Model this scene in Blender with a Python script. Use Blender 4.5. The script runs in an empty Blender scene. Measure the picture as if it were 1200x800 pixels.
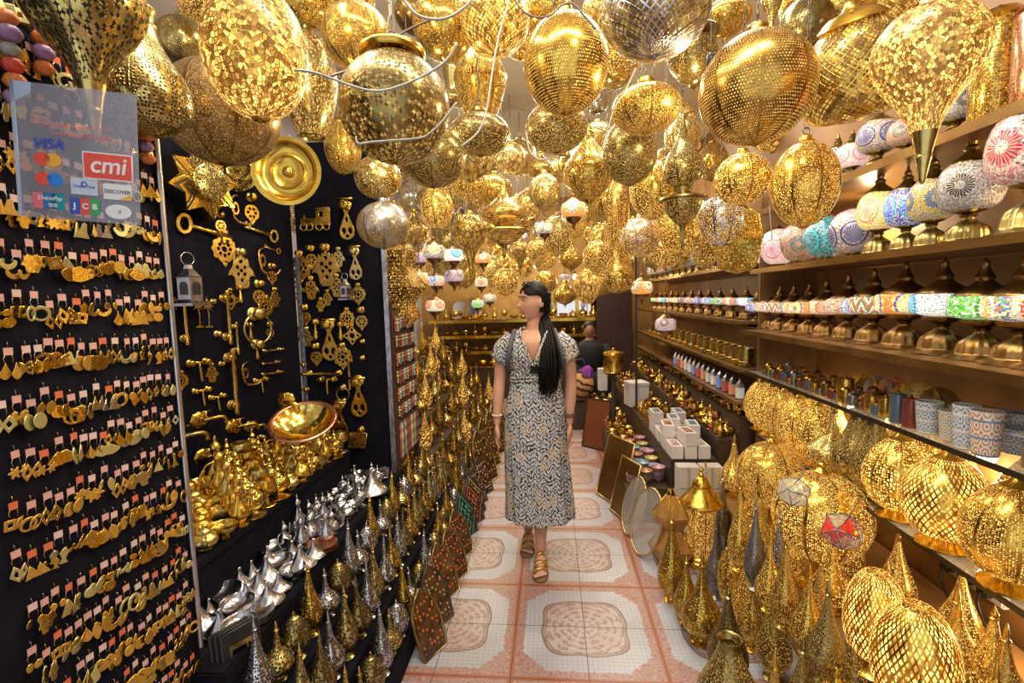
import bpy, bmesh, math, random
from mathutils import Vector, Matrix, noise
rnd = random.Random(11)
PI = math.pi
SC = bpy.context.scene
COL = SC.collection
# ---------------------------------------------------------------- camera
FPX, PITCH, ROLL, YAW, CAMH = 563.4, -.0889, -.026, .084, 1.6
_F = Vector((-math.sin(YAW)*math.cos(PITCH), math.cos(YAW)*math.cos(PITCH), math.sin(PITCH)))
_R = Vector((math.cos(YAW), math.sin(YAW), 0)); _U = _R.cross(_F)
_R2 = _R*math.cos(ROLL)+_U*math.sin(ROLL); _U2 = _U*math.cos(ROLL)-_R*math.sin(ROLL)
EYE = Vector((0, 0, CAMH))
cd = bpy.data.cameras.new('camera'); cam = bpy.data.objects.new('camera', cd); COL.objects.link(cam)
cam.matrix_world = Matrix(((_R2.x, _U2.x, -_F.x, 0), (_R2.y, _U2.y, -_F.y, 0), (_R2.z, _U2.z, -_F.z, CAMH), (0, 0, 0, 1)))
cd.sensor_width = 36; cd.lens = FPX/1200*36; cd.clip_start = .02; SC.camera = cam
# ---------------------------------------------------------------- world, lamps of the shop, exposure
SC.view_settings.view_transform = 'Standard'; SC.view_settings.look = 'None'
SC.view_settings.gamma = 1; SC.view_settings.use_curve_mapping = False
SC.view_settings.exposure = -.05
SC.cycles.use_light_tree = True
SC.cycles.max_bounces = 6; SC.cycles.glossy_bounces = 4; SC.cycles.diffuse_bounces = 3
SC.cycles.sample_clamp_indirect = 4; SC.cycles.transparent_max_bounces = 12
SC.cycles.use_denoising = True; SC.cycles.caustics_reflective = False; SC.cycles.caustics_refractive = False
W = bpy.data.worlds.new('World'); SC.world = W; W.use_nodes = True
W.node_tree.nodes['Background'].inputs[0].default_value = (.92, .96, 1, 1)     # daylight of the street behind the visitor
W.node_tree.nodes['Background'].inputs[1].default_value = 1.1
def area(name, loc, sx, sy, power, col, rot=(0, 0, 0)):
    l = bpy.data.lights.new(name, 'AREA'); l.shape = 'RECTANGLE'; l.size = sx; l.size_y = sy; l.energy = power; l.color = col
    o = bpy.data.objects.new(name, l); COL.objects.link(o); o.location = loc; o.rotation_euler = rot; return o
for i, y in enumerate((.9, 2.3, 3.7, 5.1, 6.5)):
    area('ceiling_tube_light', (.0, y, 3.26), 1.5, .16, 40, (1, .93, .82))
    area('ceiling_tube_light', (.95 if i % 2 else -.95, y+.5, 3.26), .14, .9, 16, (1, .9, .75))
FILL_BULBS = [(.55, 1.75, 2.32), (-.62, 2.2, 2.35), (.15, 2.9, 2.45), (.75, 3.6, 2.2), (-.7, 3.9, 2.25), (.1, 4.8, 2.3), (-.9, 5.6, 2.2), (.8, 5.6, 2.1),
         (-.1, 6.6, 2.3), (1.6, 1.5, 2.0), (1.6, 2.6, 2.0), (1.62, 1.9, .97), (1.62, 2.7, .97), (1.62, 1.6, .56), (.3, 1.1, 2.75), (-.75, 1.35, 2.6), (-.5, 7.3, 1.95), (.35, 7.3, 1.9), (-1.2, 6.9, 2.0)]
# ---------------------------------------------------------------- node helpers
class S:                                   # a socket with arithmetic
    def __init__(s, nt, sock): s.nt = nt; s.k = sock
    def m(s, op, *o):
        n = s.nt.nodes.new('ShaderNodeMath'); n.operation = op
        for i, v in enumerate((s,)+o):
            if isinstance(v, S): s.nt.links.new(v.k, n.inputs[i])
            else: n.inputs[i].default_value = v
        return S(s.nt, n.outputs[0])
    def __add__(s, o): return s.m('ADD', o)
    def __sub__(s, o): return s.m('SUBTRACT', o)
    def __mul__(s, o): return s.m('MULTIPLY', o)
    def __truediv__(s, o): return s.m('DIVIDE', o)
    def lt(s, o): return s.m('LESS_THAN', o)
    def gt(s, o): return s.m('GREATER_THAN', o)
    def fr(s): return s.m('FRACT')
    def ab(s): return s.m('ABSOLUTE')
    def mx(s, o): return s.m('MAXIMUM', o)
    def mn(s, o): return s.m('MINIMUM', o)
    def step(s, a, b):                     # smooth 0..1 between a and b
        n = s.nt.nodes.new('ShaderNodeMapRange'); n.interpolation_type = 'SMOOTHSTEP'
        s.nt.links.new(s.k, n.inputs[0]); n.inputs[1].default_value = a; n.inputs[2].default_value = b; return S(s.nt, n.outputs[0])
class G:                                   # a material being wired
    def __init__(g, name):
        g.mat = bpy.data.materials.new(name); g.mat.use_nodes = True; g.nt = g.mat.node_tree
        g.bs = g.nt.nodes['Principled BSDF']; g.out = g.nt.nodes['Material Output']; g.tc = g.nt.nodes.new('ShaderNodeTexCoord')
    def n(g, t, **kw):
        n = g.nt.nodes.new(t)
        for k, v in kw.items(): setattr(n, k, v)
        return n
    def xyz(g, which='Object'):
        s = g.n('ShaderNodeSeparateXYZ'); g.nt.links.new(g.tc.outputs[which], s.inputs[0]); return [S(g.nt, s.outputs[i]) for i in range(3)]
    def vec(g, x, y, z=0):
        c = g.n('ShaderNodeCombineXYZ')
        for i, v in enumerate((x, y, z)):
            if isinstance(v, S): g.nt.links.new(v.k, c.inputs[i])
            else: c.inputs[i].default_value = v
        return c.outputs[0]
    def noise(g, vec, scale, detail=3, rough=.55, out=0):
        n = g.n('ShaderNodeTexNoise'); n.inputs['Scale'].default_value = scale; n.inputs['Detail'].default_value = detail; n.inputs['Roughness'].default_value = rough
        if vec is not None: g.nt.links.new(vec, n.inputs['Vector'])
        else: g.nt.links.new(g.tc.outputs['Object'], n.inputs['Vector'])
        return S(g.nt, n.outputs[out])
    def vor(g, vec, scale, rand=1, feature='F1', metric='EUCLIDEAN', dim='2D', p=.5):
        n = g.n('ShaderNodeTexVoronoi', voronoi_dimensions=dim, feature=feature)
        if feature != 'DISTANCE_TO_EDGE': n.distance = metric
        n.inputs['Scale'].default_value = scale; n.inputs['Randomness'].default_value = rand
        if metric == 'MINKOWSKI': n.inputs['Exponent'].default_value = p
        g.nt.links.new(vec, n.inputs['Vector'])
        return S(g.nt, n.outputs['Distance']), (S(g.nt, n.outputs['Color']) if feature != 'DISTANCE_TO_EDGE' else None)
    def mix(g, f, a, b):
        n = g.n('ShaderNodeMix', data_type='RGBA')
        for i, v in ((0, f), (6, a), (7, b)):
            if isinstance(v, S): g.nt.links.new(v.k, n.inputs[i])
            elif i == 0: n.inputs[0].default_value = v
            else: n.inputs[i].default_value = tuple(v)+(1,) if len(v) == 3 else v
        return S(g.nt, n.outputs[2])
    def ramp(g, f, cols, const=True):
        n = g.n('ShaderNodeValToRGB'); cr = n.color_ramp; cr.interpolation = 'CONSTANT' if const else 'LINEAR'
        while len(cr.elements) < len(cols): cr.elements.new(.5)
        for i, c in enumerate(cols): cr.elements[i].position = i/len(cols) if const else i/(len(cols)-1); cr.elements[i].color = tuple(c)+(1,)
        g.nt.links.new(f.k, n.inputs[0]); return S(g.nt, n.outputs[0])
    def bump(g, hgt, strength=.3, dist=.01):
        n = g.n('ShaderNodeBump'); n.inputs['Strength'].default_value = strength; n.inputs['Distance'].default_value = dist
        g.nt.links.new(hgt.k, n.inputs['Height']); g.nt.links.new(n.outputs[0], g.bs.inputs['Normal'])
    def set(g, **kw):
        for k, v in kw.items():
            i = g.bs.inputs[{'color': 'Base Color', 'rough': 'Roughness', 'metal': 'Metallic', 'emit': 'Emission Color', 'es': 'Emission Strength', 'alpha': 'Alpha', 'spec': 'Specular IOR Level', 'trans': 'Transmission Weight', 'coat': 'Coat Weight', 'ior': 'IOR'}[k]]
            if isinstance(v, S): g.nt.links.new(v.k, i)
            elif isinstance(v, (tuple, list)): i.default_value = tuple(v)+(1,)
            else: i.default_value = v
        return g.mat
MC = {}
def mat(name, color, rough=.5, metal=0, emit=None, es=0, var=.12, vscale=6, **kw):
    if name in MC: return MC[name]
    g = G(name); n = g.noise(None, vscale, 4)
    g.set(color=g.mix(n.step(.3, .7), tuple(c*(1-var) for c in color), tuple(min(1, c*(1+var)) for c in color)), rough=rough, metal=metal, **kw)
    if emit: g.set(emit=emit, es=es)
    MC[name] = g.mat; return g.mat
METALS = {'gold': ((.84, .55, .095), .19), 'pale': ((.72, .57, .20), .24), 'deep': ((.64, .40, .09), .24), 'bronze': ((.36, .22, .08), .3),
          'silver': ((.64, .65, .70), .17), 'pewter': ((.42, .42, .45), .3), 'copper': ((.75, .35, .2), .25), 'rose': ((.8, .58, .42), .25), 'antique': ((.38, .30, .11), .26)}
def metal(kind):                                                # hammered and slightly tarnished plain metal
    k = 'metal_'+kind
    if k in MC: return MC[k]
    c, r = METALS[kind]; g = G(k); n = g.noise(None, 5, 3); v = g.n('ShaderNodeObjectInfo'); rv = S(g.nt, v.outputs['Random'])
    g.set(color=g.mix(n.step(.35, .7), tuple(x*.72 for x in c), c), rough=(n*.25)+(r-.08), metal=1)
    g.bump(g.noise(None, 9, 2), .05, .01); MC[k] = g.mat; return g.mat
def perf(kind, pat, N, lit=0.):
    """sheet metal pierced all over; pat is the shape of the piercings, N how many go round the body, lit how strongly the painted holes glow in place of a bulb inside"""
    k = f'pierced_{kind}_{pat}_{N}_{lit}'
    if k in MC: return MC[k]
    c, r = METALS[kind]; g = G(k); u, v, _ = g.xyz('UV'); uv = g.vec(u, v); h = None; rc = None
    if pat in ('dots', 'leaf', 'tri'):
        if pat == 'dots': d, rc = g.vor(uv, N, .55); h = d.step(.38, .29)
        elif pat == 'tri': d, rc = g.vor(uv, N, 1, metric='MINKOWSKI', p=.45); h = d.step(1.0, .84)
        else:
            d, _c = g.vor(uv, N, 1, feature='DISTANCE_TO_EDGE'); _d, rc = g.vor(uv, N, 1); h = d.step(.07, .12)
    else:
        if pat == 'lattice': a = (u+v)*(N/2); b = (u-v)*(N/2)
        elif pat == 'slots': a = u*(N/2)+v*(N*.30); b = u*(N/2)-v*(N*.30)
        else: b = v*N; a = u*N+(b-b.fr())*.5
        if pat == 'rosette':
            x = (u*(N/5)).fr()-.5; y = (v*(N/5)).fr()-.5; rr = (x*x+y*y).m('SQRT'); an = y.m('ARCTAN2', x)
            h = ((rr*26).m('SINE')*.6+(an*8).m('SINE')*.5).gt(.35); _d, rc = g.vor(uv, N, .3)
        else:
            x = (a.fr()-.5).ab(); y = (b.fr()-.5).ab(); _d, rc = g.vor(g.vec(a, b), 1, 0)
            h = (x.mx(y)).step(*((.41, .35) if pat == 'lattice' else (.36, .28))) if pat != 'grid' else ((x*x+y*y).m('SQRT')).step(.33, .25)
    n = g.noise(None, 5, 4)
    seam = ((u*8).fr()-.5).ab().step(.44, .47) if pat in ('dots', 'grid') and N > 60 else None     # unpierced ribs between the panels
    if seam is not None: h = h*(S(g.nt, seam.k).m('MULTIPLY_ADD', -1, 1))
    sep = g.n('ShaderNodeSeparateColor'); g.nt.links.new(rc.k, sep.inputs[0]); rv = S(g.nt, sep.outputs[0]); rv2 = S(g.nt, sep.outputs[1])
    gold = g.mix(n.step(.3, .75), tuple(x*.7 for x in c), c)
    g.set(color=g.mix(h, gold, g.mix(rv2.gt(.84), (.028, .017, .005), tuple(x*.75 for x in c))), rough=(h*.3)+(r-.02), metal=(h*.6).m('MULTIPLY_ADD', -1, 1))  # dark holes and glints of the inner wall are painted into the colour
    g.bump(h.m('MULTIPLY_ADD', -1, 1), .5, .004)
    if lit: g.set(emit=g.mix(rv, (1, .34, .035), (1, .62, .15)), es=h*(rv*rv*1.6+.22)*lit*1.15); g.mat.cycles.emission_sampling = 'NONE'  # glow of the holes is painted as emission; no bulb sits inside
    MC[k] = g.mat; return g.mat
def mosaic(name, bg, accent, centre, lit=1., flowers=5, style='flower'):
    """coloured glass chips and beads in white grout, laid as flowers, eyes, drops or zigzags"""
    k = 'mosaic_'+name
    if k in MC: return MC[k]
    g = G(k); u, v, _ = g.xyz('UV'); uv = g.vec(u, v)
    d, rc = g.vor(uv, 95 if style != 'chips' else 30, .9); sep = g.n('ShaderNodeSeparateColor'); g.nt.links.new(rc.k, sep.inputs[0])
    base = g.ramp(S(g.nt, sep.outputs[0]), bg); ac = g.ramp(S(g.nt, sep.outputs[1]), accent)
    x = ((u*flowers).fr()-.5)/flowers; y = v-.165 if style != 'drum' and style != 'zigzag' else v-.115
    rr = (x*x+y*y).m('SQRT'); an = y.m('ARCTAN2', x); grout = None
    if style == 'zigzag': col = g.mix(((y*11+((u*12).fr()-.5).ab()*2).fr()).gt(.5), base, ac); col = g.mix(((y*11+((u*12).fr()-.5).ab()*2).fr()-.5).ab().lt(.12), col, centre)
    else:
        pet = (an*6).m('SINE').ab()*.018+.052; fl = rr.lt(pet) if flowers > 4 else rr.lt(pet*1.5); ce = rr.lt(.024)
        ring = (rr-.082).ab().lt(.007); col = g.mix(fl, base, ac); col = g.mix(ce, col, centre); col = g.mix(ring, col, centre)
        grout = fl*(((an*3.82).fr()-.5).ab().gt(.40))
    e = d.gt(.62); col = g.mix(e, col, (.16, .15, .14))
    if grout is not None: col = g.mix(grout, col, (.75, .72, .66))
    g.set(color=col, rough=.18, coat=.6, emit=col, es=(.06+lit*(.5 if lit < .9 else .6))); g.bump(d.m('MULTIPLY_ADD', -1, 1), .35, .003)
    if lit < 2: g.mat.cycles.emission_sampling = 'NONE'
    MC[k] = g.mat; return g.mat
# ---------------------------------------------------------------- mesh helpers
def mesh_from(bm, name, smooth=True, angle=None):
    me = bpy.data.meshes.new(name); bmesh.ops.recalc_face_normals(bm, faces=bm.faces); bm.to_mesh(me); bm.free()
    if smooth:
        me.polygons.foreach_set('use_smooth', [True]*len(me.polygons))
        if angle: me.set_sharp_from_angle(angle=math.radians(angle))
    return me
def cr(pts, sub):
    if sub < 2: return pts
    out = []
    for i in range(len(pts)-1):
        p0 = pts[max(i-1, 0)]; p1 = pts[i]; p2 = pts[i+1]; p3 = pts[min(i+2, len(pts)-1)]
        for k in range(sub):
            t = k/sub; out.append(tuple(.5*((2*b)+(-a+c)*t+(2*a-5*b+4*c-d)*t*t+(-a+3*b-3*c+d)*t**3) for a, b, c, d in zip(p0, p1, p2, p3)))
    return out+[pts[-1]]
def lathe_bm(bm, pts, seg=28, sub=3, flute=0, fn=12, off=(0, 0, 0), facet=False):
    pts = [(max(r, 0), z) for r, z in cr(pts, sub)]; uvl = bm.loops.layers.uv.verify(); rm = max(r for r, z in pts); arc = [0]
    for a, b in zip(pts, pts[1:]): arc.append(arc[-1]+math.hypot(a[0]-b[0], a[1]-b[1]))
    rows = []
    for r, z in pts:
        if r < 1e-5: rows.append([bm.verts.new((off[0], off[1], off[2]+z))])
        else: rows.append([bm.verts.new((off[0]+r*(1+flute*math.cos(fn*2*PI*k/seg))*math.cos(2*PI*k/seg), off[1]+r*(1+flute*math.cos(fn*2*PI*k/seg))*math.sin(2*PI*k/seg), off[2]+z)) for k in range(seg)])
    sc = 1/(2*PI*rm)
    for i in range(len(rows)-1):
        a, b = rows[i], rows[i+1]
        for k in range(seg):
            k2 = (k+1) % seg; q = []
            if len(a) == 1 and len(b) == 1: continue
            if len(a) == 1: q = [(a[0], k+.5, i), (b[k2], k+1, i+1), (b[k], k, i+1)]
            elif len(b) == 1: q = [(a[k], k, i), (a[k2], k+1, i), (b[0], k+.5, i+1)]
            else: q = [(a[k], k, i), (a[k2], k+1, i), (b[k2], k+1, i+1), (b[k], k, i+1)]
            f = bm.faces.new([x[0] for x in q])
            for l, x in zip(f.loops, q): l[uvl].uv = (x[1]/seg, arc[x[2]]*sc)
    return bm
ME = {}
def lathe(key, pts, seg=28, sub=3, **kw):
    if key not in ME:
        fac = kw.pop('facet', False); ME[key] = mesh_from(lathe_bm(bmesh.new(), pts, seg, sub, **kw), key, smooth=not fac, angle=None if fac else 50)
    return ME[key]
def tube_bm(bm, pts, rad, seg=8, cap=True):
    pts = [Vector(p) for p in pts]; rads = rad if isinstance(rad, (list, tuple)) else [rad]*len(pts); rings = []; up = None
    for i, p in enumerate(pts):
        t = (pts[min(i+1, len(pts)-1)]-pts[max(i-1, 0)]).normalized()
        if up is None: up = Vector((0, 0, 1)) if abs(t.z) < .9 else Vector((1, 0, 0))
        a = t.cross(up).normalized(); b = a.cross(t).normalized(); up = b
        rings.append([bm.verts.new(p+(a*math.cos(2*PI*k/seg)+b*math.sin(2*PI*k/seg))*rads[i]) for k in range(seg)])
    for r0, r1 in zip(rings, rings[1:]):
        for k in range(seg): bm.faces.new((r0[k], r0[(k+1) % seg], r1[(k+1) % seg], r1[k]))
    if cap: bm.faces.new(rings[0][::-1]); bm.faces.new(rings[-1])
    return bm
def tube(key, pts, rad, seg=8, sub=4):
    if key not in ME: ME[key] = mesh_from(tube_bm(bmesh.new(), cr([tuple(p) for p in pts], sub), rad, seg), key)
    return ME[key]
def box_bm(bm, c, s, bev=0, rot=0):
    r = bmesh.ops.create_cube(bm, size=1, matrix=Matrix.Translation(c) @ Matrix.Rotation(rot, 4, 'Z') @ Matrix.Diagonal((s[0], s[1], s[2], 1)))
    if bev: bmesh.ops.bevel(bm, geom=list({e for v in r['verts'] for e in v.link_edges}), offset=bev, segments=2, affect='EDGES')
    return bm
def box(key, c, s, bev=.004, rot=0):
    if key not in ME: ME[key] = mesh_from(box_bm(bmesh.new(), c, s, bev, rot), key, smooth=False)
    return ME[key]
def flat(key, loops, th=.004, bev=.0, res=1):
    """plate cut from the XZ plane with holes (later loops), front towards -Y"""
    if key in ME: return ME[key]
    cu = bpy.data.curves.new(key, 'CURVE'); cu.dimensions = '2D'; cu.fill_mode = 'BOTH'; cu.extrude = th/2-bev; cu.bevel_depth = bev; cu.bevel_resolution = 0; cu.offset = -bev
    for lp in loops:
        sp = cu.splines.new('POLY'); sp.points.add(len(lp)-1); sp.use_cyclic_u = True
        for i, (x, y) in enumerate(lp): sp.points[i].co = (x, y, 0, 1)
    o = bpy.data.objects.new(key, cu); COL.objects.link(o)
    dg = bpy.context.evaluated_depsgraph_get(); me = bpy.data.meshes.new_from_object(o.evaluated_get(dg)); me.name = key
    bpy.data.objects.remove(o); bpy.data.curves.remove(cu)
    me.transform(Matrix.Rotation(PI/2, 4, 'X')); ME[key] = me; return me
def circ(x, y, r, n=16, ry=None, a0=0): return [(x+r*math.cos(2*PI*k/n+a0), y+(ry or r)*math.sin(2*PI*k/n+a0)) for k in range(n)]
def text_mesh(key, s, size, th=.0006, bold=0, shear=0):
    if key in ME: return ME[key]
    cu = bpy.data.curves.new(key, 'FONT'); cu.body = s; cu.size = size; cu.extrude = th; cu.align_x = 'CENTER'; cu.align_y = 'CENTER'; cu.offset = bold; cu.shear = shear
    o = bpy.data.objects.new(key, cu); COL.objects.link(o); dg = bpy.context.evaluated_depsgraph_get()
    me = bpy.data.meshes.new_from_object(o.evaluated_get(dg)); me.name = key; bpy.data.objects.remove(o); bpy.data.curves.remove(cu)
    me.transform(Matrix.Rotation(PI/2, 4, 'X')); ME[key] = me; return me
VC = {}
def withmat(me, m):
    k = (me.name, m.name)
    if k not in VC:
        c = me.copy() if len(me.materials) else me; c.materials.clear(); c.materials.append(m); VC[k] = c
    return VC[k]
def ob(name, me, m, parent=None, loc=(0, 0, 0), rot=(0, 0, 0), sc=(1, 1, 1)):
    o = bpy.data.objects.new(name, withmat(me, m) if m else me); COL.objects.link(o)
    if parent: o.parent = parent
    o.location = loc; o.rotation_euler = rot; o.scale = (sc,)*3 if isinstance(sc, (int, float)) else sc; return o
LABELS = {}
def tag(o, label, cat, group=None, kind=None):
    if label: o['label'] = label; LABELS.setdefault(label, []).append(o)
    if cat: o['category'] = cat
    if group: o['group'] = group
    if kind: o['kind'] = kind
    return o
def thing(name, label, cat, loc=(0, 0, 0), rot=(0, 0, 0), sc=1, group=None):
    o = bpy.data.objects.new(name, None); COL.objects.link(o); o.empty_display_size = .05
    o.location = loc; o.rotation_euler = rot; o.scale = (sc,)*3 if isinstance(sc, (int, float)) else sc
    return tag(o, label, cat, group)
def struct(name, me, m, loc=(0, 0, 0)): return tag(ob(name, me, m, None, loc), None, None, None, 'structure')
def copy_tree(o, parent=None):
    c = o.copy(); COL.objects.link(c)
    if parent: c.parent = parent
    for ch in list(o.children): copy_tree(ch, c)
    return c
ORD = ['', 'first', 'second', 'third', 'fourth', 'fifth', 'sixth', 'seventh', 'eighth', 'ninth', 'tenth', 'eleventh', 'twelfth', 'thirteenth', 'fourteenth', 'fifteenth', 'sixteenth', 'seventeenth', 'eighteenth', 'nineteenth', 'twentieth']
def nth(i):
    if i < len(ORD): return ORD[i]
    return f"{i}{'st' if i % 10 == 1 and i != 11 else 'nd' if i % 10 == 2 and i != 12 else 'rd' if i % 10 == 3 and i != 13 else 'th'}"
# where things stand: a sight line of the camera met with a plane of the shop, or taken to a distance
def ray(x, y): return _F+_R2*((x-600)/FPX)-_U2*((y-400)/FPX)
def at(x, y, d): return EYE+ray(x, y)*d
def on_z(x, y, z): r = ray(x, y); return EYE+r*((z-CAMH)/r.z)
def on_x(x, y, X): r = ray(x, y); return EYE+r*(X/r.x)
def on_y(x, y, Y): r = ray(x, y); return EYE+r*(Y/r.y)
def on_p(x, y, p0, n): r = ray(x, y); return EYE+r*((Vector(p0)-EYE).dot(Vector(n))/r.dot(Vector(n)))
def pix(p): d = Vector(p)-EYE; z = d.dot(_F); return 600+FPX*d.dot(_R2)/z, 400-FPX*d.dot(_U2)/z, z
def rank(objs, fmt, key=lambda o: pix(o.location)[0], start=1):
    for i, o in enumerate(sorted(objs, key=key)):
        tag(o, fmt.replace('#', nth(i+start)), None)
# ---------------------------------------------------------------- the room
def floor_mat():
    g = G('patterned_floor_tiles'); x, y, _ = g.xyz('Object'); T = .333; P = 2*T
    # medallions sit where four tiles meet; x0,y0 is one such corner
    px = ((x+.5368)/P+.5).fr()-.5; py = ((y-2.226)/P+.5).fr()-.5; ax = px.ab(); ay = py.ab()
    gx = (((x+.5368)/T+.5).fr()-.5).ab(); gy = (((y-2.226)/T+.5).fr()-.5).ab()
    grout = gx.mn(gy).lt(.0055)
    mx = (((x+.5368)/(T/15)).fr()-.5).ab(); my = (((y-2.226)/(T/15)).fr()-.5).ab(); fine = mx.mx(my).gt(.455)
    n1 = g.noise(None, 45, 5, .7); n2 = g.noise(None, 120, 3, .6); n3 = g.noise(None, 2.2, 3)
    base = g.mix(n3.step(.35, .7), (.40, .40, .45), (.53, .54, .61)); base = g.mix(fine*.55, base, (.20, .19, .21))
    e = 4.; d = (ax.m('POWER', e)+((ay*1.05).m('POWER', e))).m('POWER', 1/e)              # rounded square distance
    lobe = d+((px.m('ARCTAN2', py)*8).m('SINE'))*.006
    inside = lobe.lt(.30); ring = (lobe-.30).ab().lt(.008); ring2 = (lobe-.28).ab().lt(.004)
    rr = (px*px+py*py).m('SQRT'); scroll = ((rr*120+n1*13).m('SINE')*.5+(n1-.5)*3+((px.m('ARCTAN2', py)*12).m('SINE'))*.35).gt(.15)
    col = g.mix(inside, base, g.mix(n3.step(.4, .6), (.42, .32, .31), (.46, .40, .41)))
    col = g.mix(inside*scroll*.75, col, (.27, .14, .12)); col = g.mix(inside*n2.gt(.58)*.5, col, (.74, .66, .62))
    col = g.mix(ring.mx(ring2), col, (.22, .15, .13))
    edge = ax.mx(ay); cor = (ax+ay)+(n1-.5)*.16
    band = (edge+(n1-.5)*.07).gt(.43).mx(cor.gt(.70)); fil = ((n1*46+rr*40).m('SINE')).gt(-.1)
    col = g.mix(band, col, g.mix(fil, (.42, .34, .34), (.33, .12, .07)))
    far = y.step(2.6, 5.0)                                                       # the tiles turn gradually redder further in
    col = g.mix(far*.5, col, g.mix(.55, col, (.60, .26, .14)))
    col = g.mix(edge.gt(.482), col, (.38, .13, .07)); col = g.mix(grout, col, (.05, .04, .04))
    g.set(color=col, rough=n3*.2+.22, spec=.5); g.bump(grout.m('MULTIPLY_ADD', -1, 1), .3, .003); return g.mat
fl = bmesh.new(); box_bm(fl, (0, 3.6, -.05), (5.2, 10.0, .1)); struct('floor', mesh_from(fl, 'floor', False), floor_mat())
wall_m = mat('lavender_plaster', (.62, .58, .66), .8, var=.06); cream = mat('cream_ceiling_paint', (.86, .82, .74), .85, var=.05)
wood_back = mat('honey_wood_panel', (.34, .17, .055), .45, var=.25, vscale=3); ochre = mat('ochre_wall_paint', (.50, .30, .09), .7, var=.15)
struct('ceiling', box('ceiling', (0, 3.6, 3.35), (5.2, 10.0, .1), 0), cream)
struct('wall_left', box('wall_left', (-2.35, 3.6, 1.65), (.1, 10.0, 3.3), 0), wall_m)
struct('wall_right', box('wall_right', (1.75, 3.6, 1.65), (.1, 10.0, 3.3), 0), wood_back)
struct('wall_back', box('wall_back', (-.3, 8.45, 1.65), (4.2, .1, 3.3), 0), ochre)
# bulbs added to brighten the lanterns, shelf backs and far end
bulb_m = mat('warm_bulb_glass', (1, .9, .7), .3, emit=(1, .78, .45), es=9); sock_m = mat('black_socket_plastic', (.02, .02, .02), .4)
FILL_BULBS.sort(key=lambda b: b[1])
for i, b in enumerate(FILL_BULBS):
    t = thing('fill_bulb', None, 'added bulb', b, group='bare bulbs added between the goods for light')
    ob('glass', lathe('bulb_glass', [(0, -.034), (.02, -.028), (.03, -.008), (.028, .012), (.016, .032), (.012, .045)], 16), bulb_m, t)
    ob('socket', lathe('bulb_socket', [(.013, .04), (.016, .044), (.016, .075), (.006, .085), (.002, .09)], 12, 1), sock_m, t)
    up = 3.3-b[2] if b[0] < 1.55 else .0
    if up: ob('cord', lathe('unit_cord', [(.002, 0), (.002, 1)], 5, 1), sock_m, t, (0, 0, .085), sc=(1, 1, up-.09))
    l = bpy.data.lights.new('fill_bulb_light', 'POINT'); l.energy = 14 if b[0] < 1.55 else 5; l.color = (1, .76, .42); l.shadow_soft_size = .034
    lo = bpy.data.objects.new('fill_bulb_light', l); COL.objects.link(lo); lo.parent = t; lo.location = (0, 0, -.072)
    t['label'] = f"bare warm bulb added for light, {nth(i+1)} along the aisle from the street end"
# ---------------------------------------------------------------- left: the black panel of earrings
black_cloth = mat('black_velvet', (.006, .0055, .011), .9, var=.3, vscale=20, spec=.15); chrome = mat('brushed_steel', (.55, .54, .58), .3, 1)
XP = -1.1
t = ob('display_board', box('earring_board', (XP-.012, .75, 1.4), (.02, 1.12, 2.4)), black_cloth); tag(t, 'tall black velvet board covered with rows of gilt earrings, at the left edge', 'display board')
t = ob('steel_pole', lathe('thin_pole', [(0, 0), (.0085, 0), (.0085, 1), (0, 1)], 12, 1), chrome, None, (XP+.005, 1.305, .56), sc=(1, 1, 1.75)); tag(t, 'thin grey steel pole at the edge of the earring board', 'pole')
def arcp(a0, a1, r, cx=0, cy=0, n=12, ry=None): return [(cx+r*math.cos(math.radians(a0+(a1-a0)*k/n)), cy+(ry or r)*math.sin(math.radians(a0+(a1-a0)*k/n))) for k in range(n+1)]
HAMSA = cr([(-.13, 0), (.13, 0), (.22, .12), (.24, .32), (.34, .38), (.42, .36), (.36, .52), (.26, .66), (.23, .84), (.19, .9), (.15, .82), (.10, .94), (.06, .9), (0, 1), (-.06, .9), (-.10, .94), (-.15, .82), (-.19, .9), (-.23, .84), (-.26, .66), (-.36, .52), (-.42, .36), (-.34, .38), (-.24, .32), (-.22, .12), (-.13, 0)], 2)[:-1]
HAMSA = [(x, z-1) for x, z in HAMSA]
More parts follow.
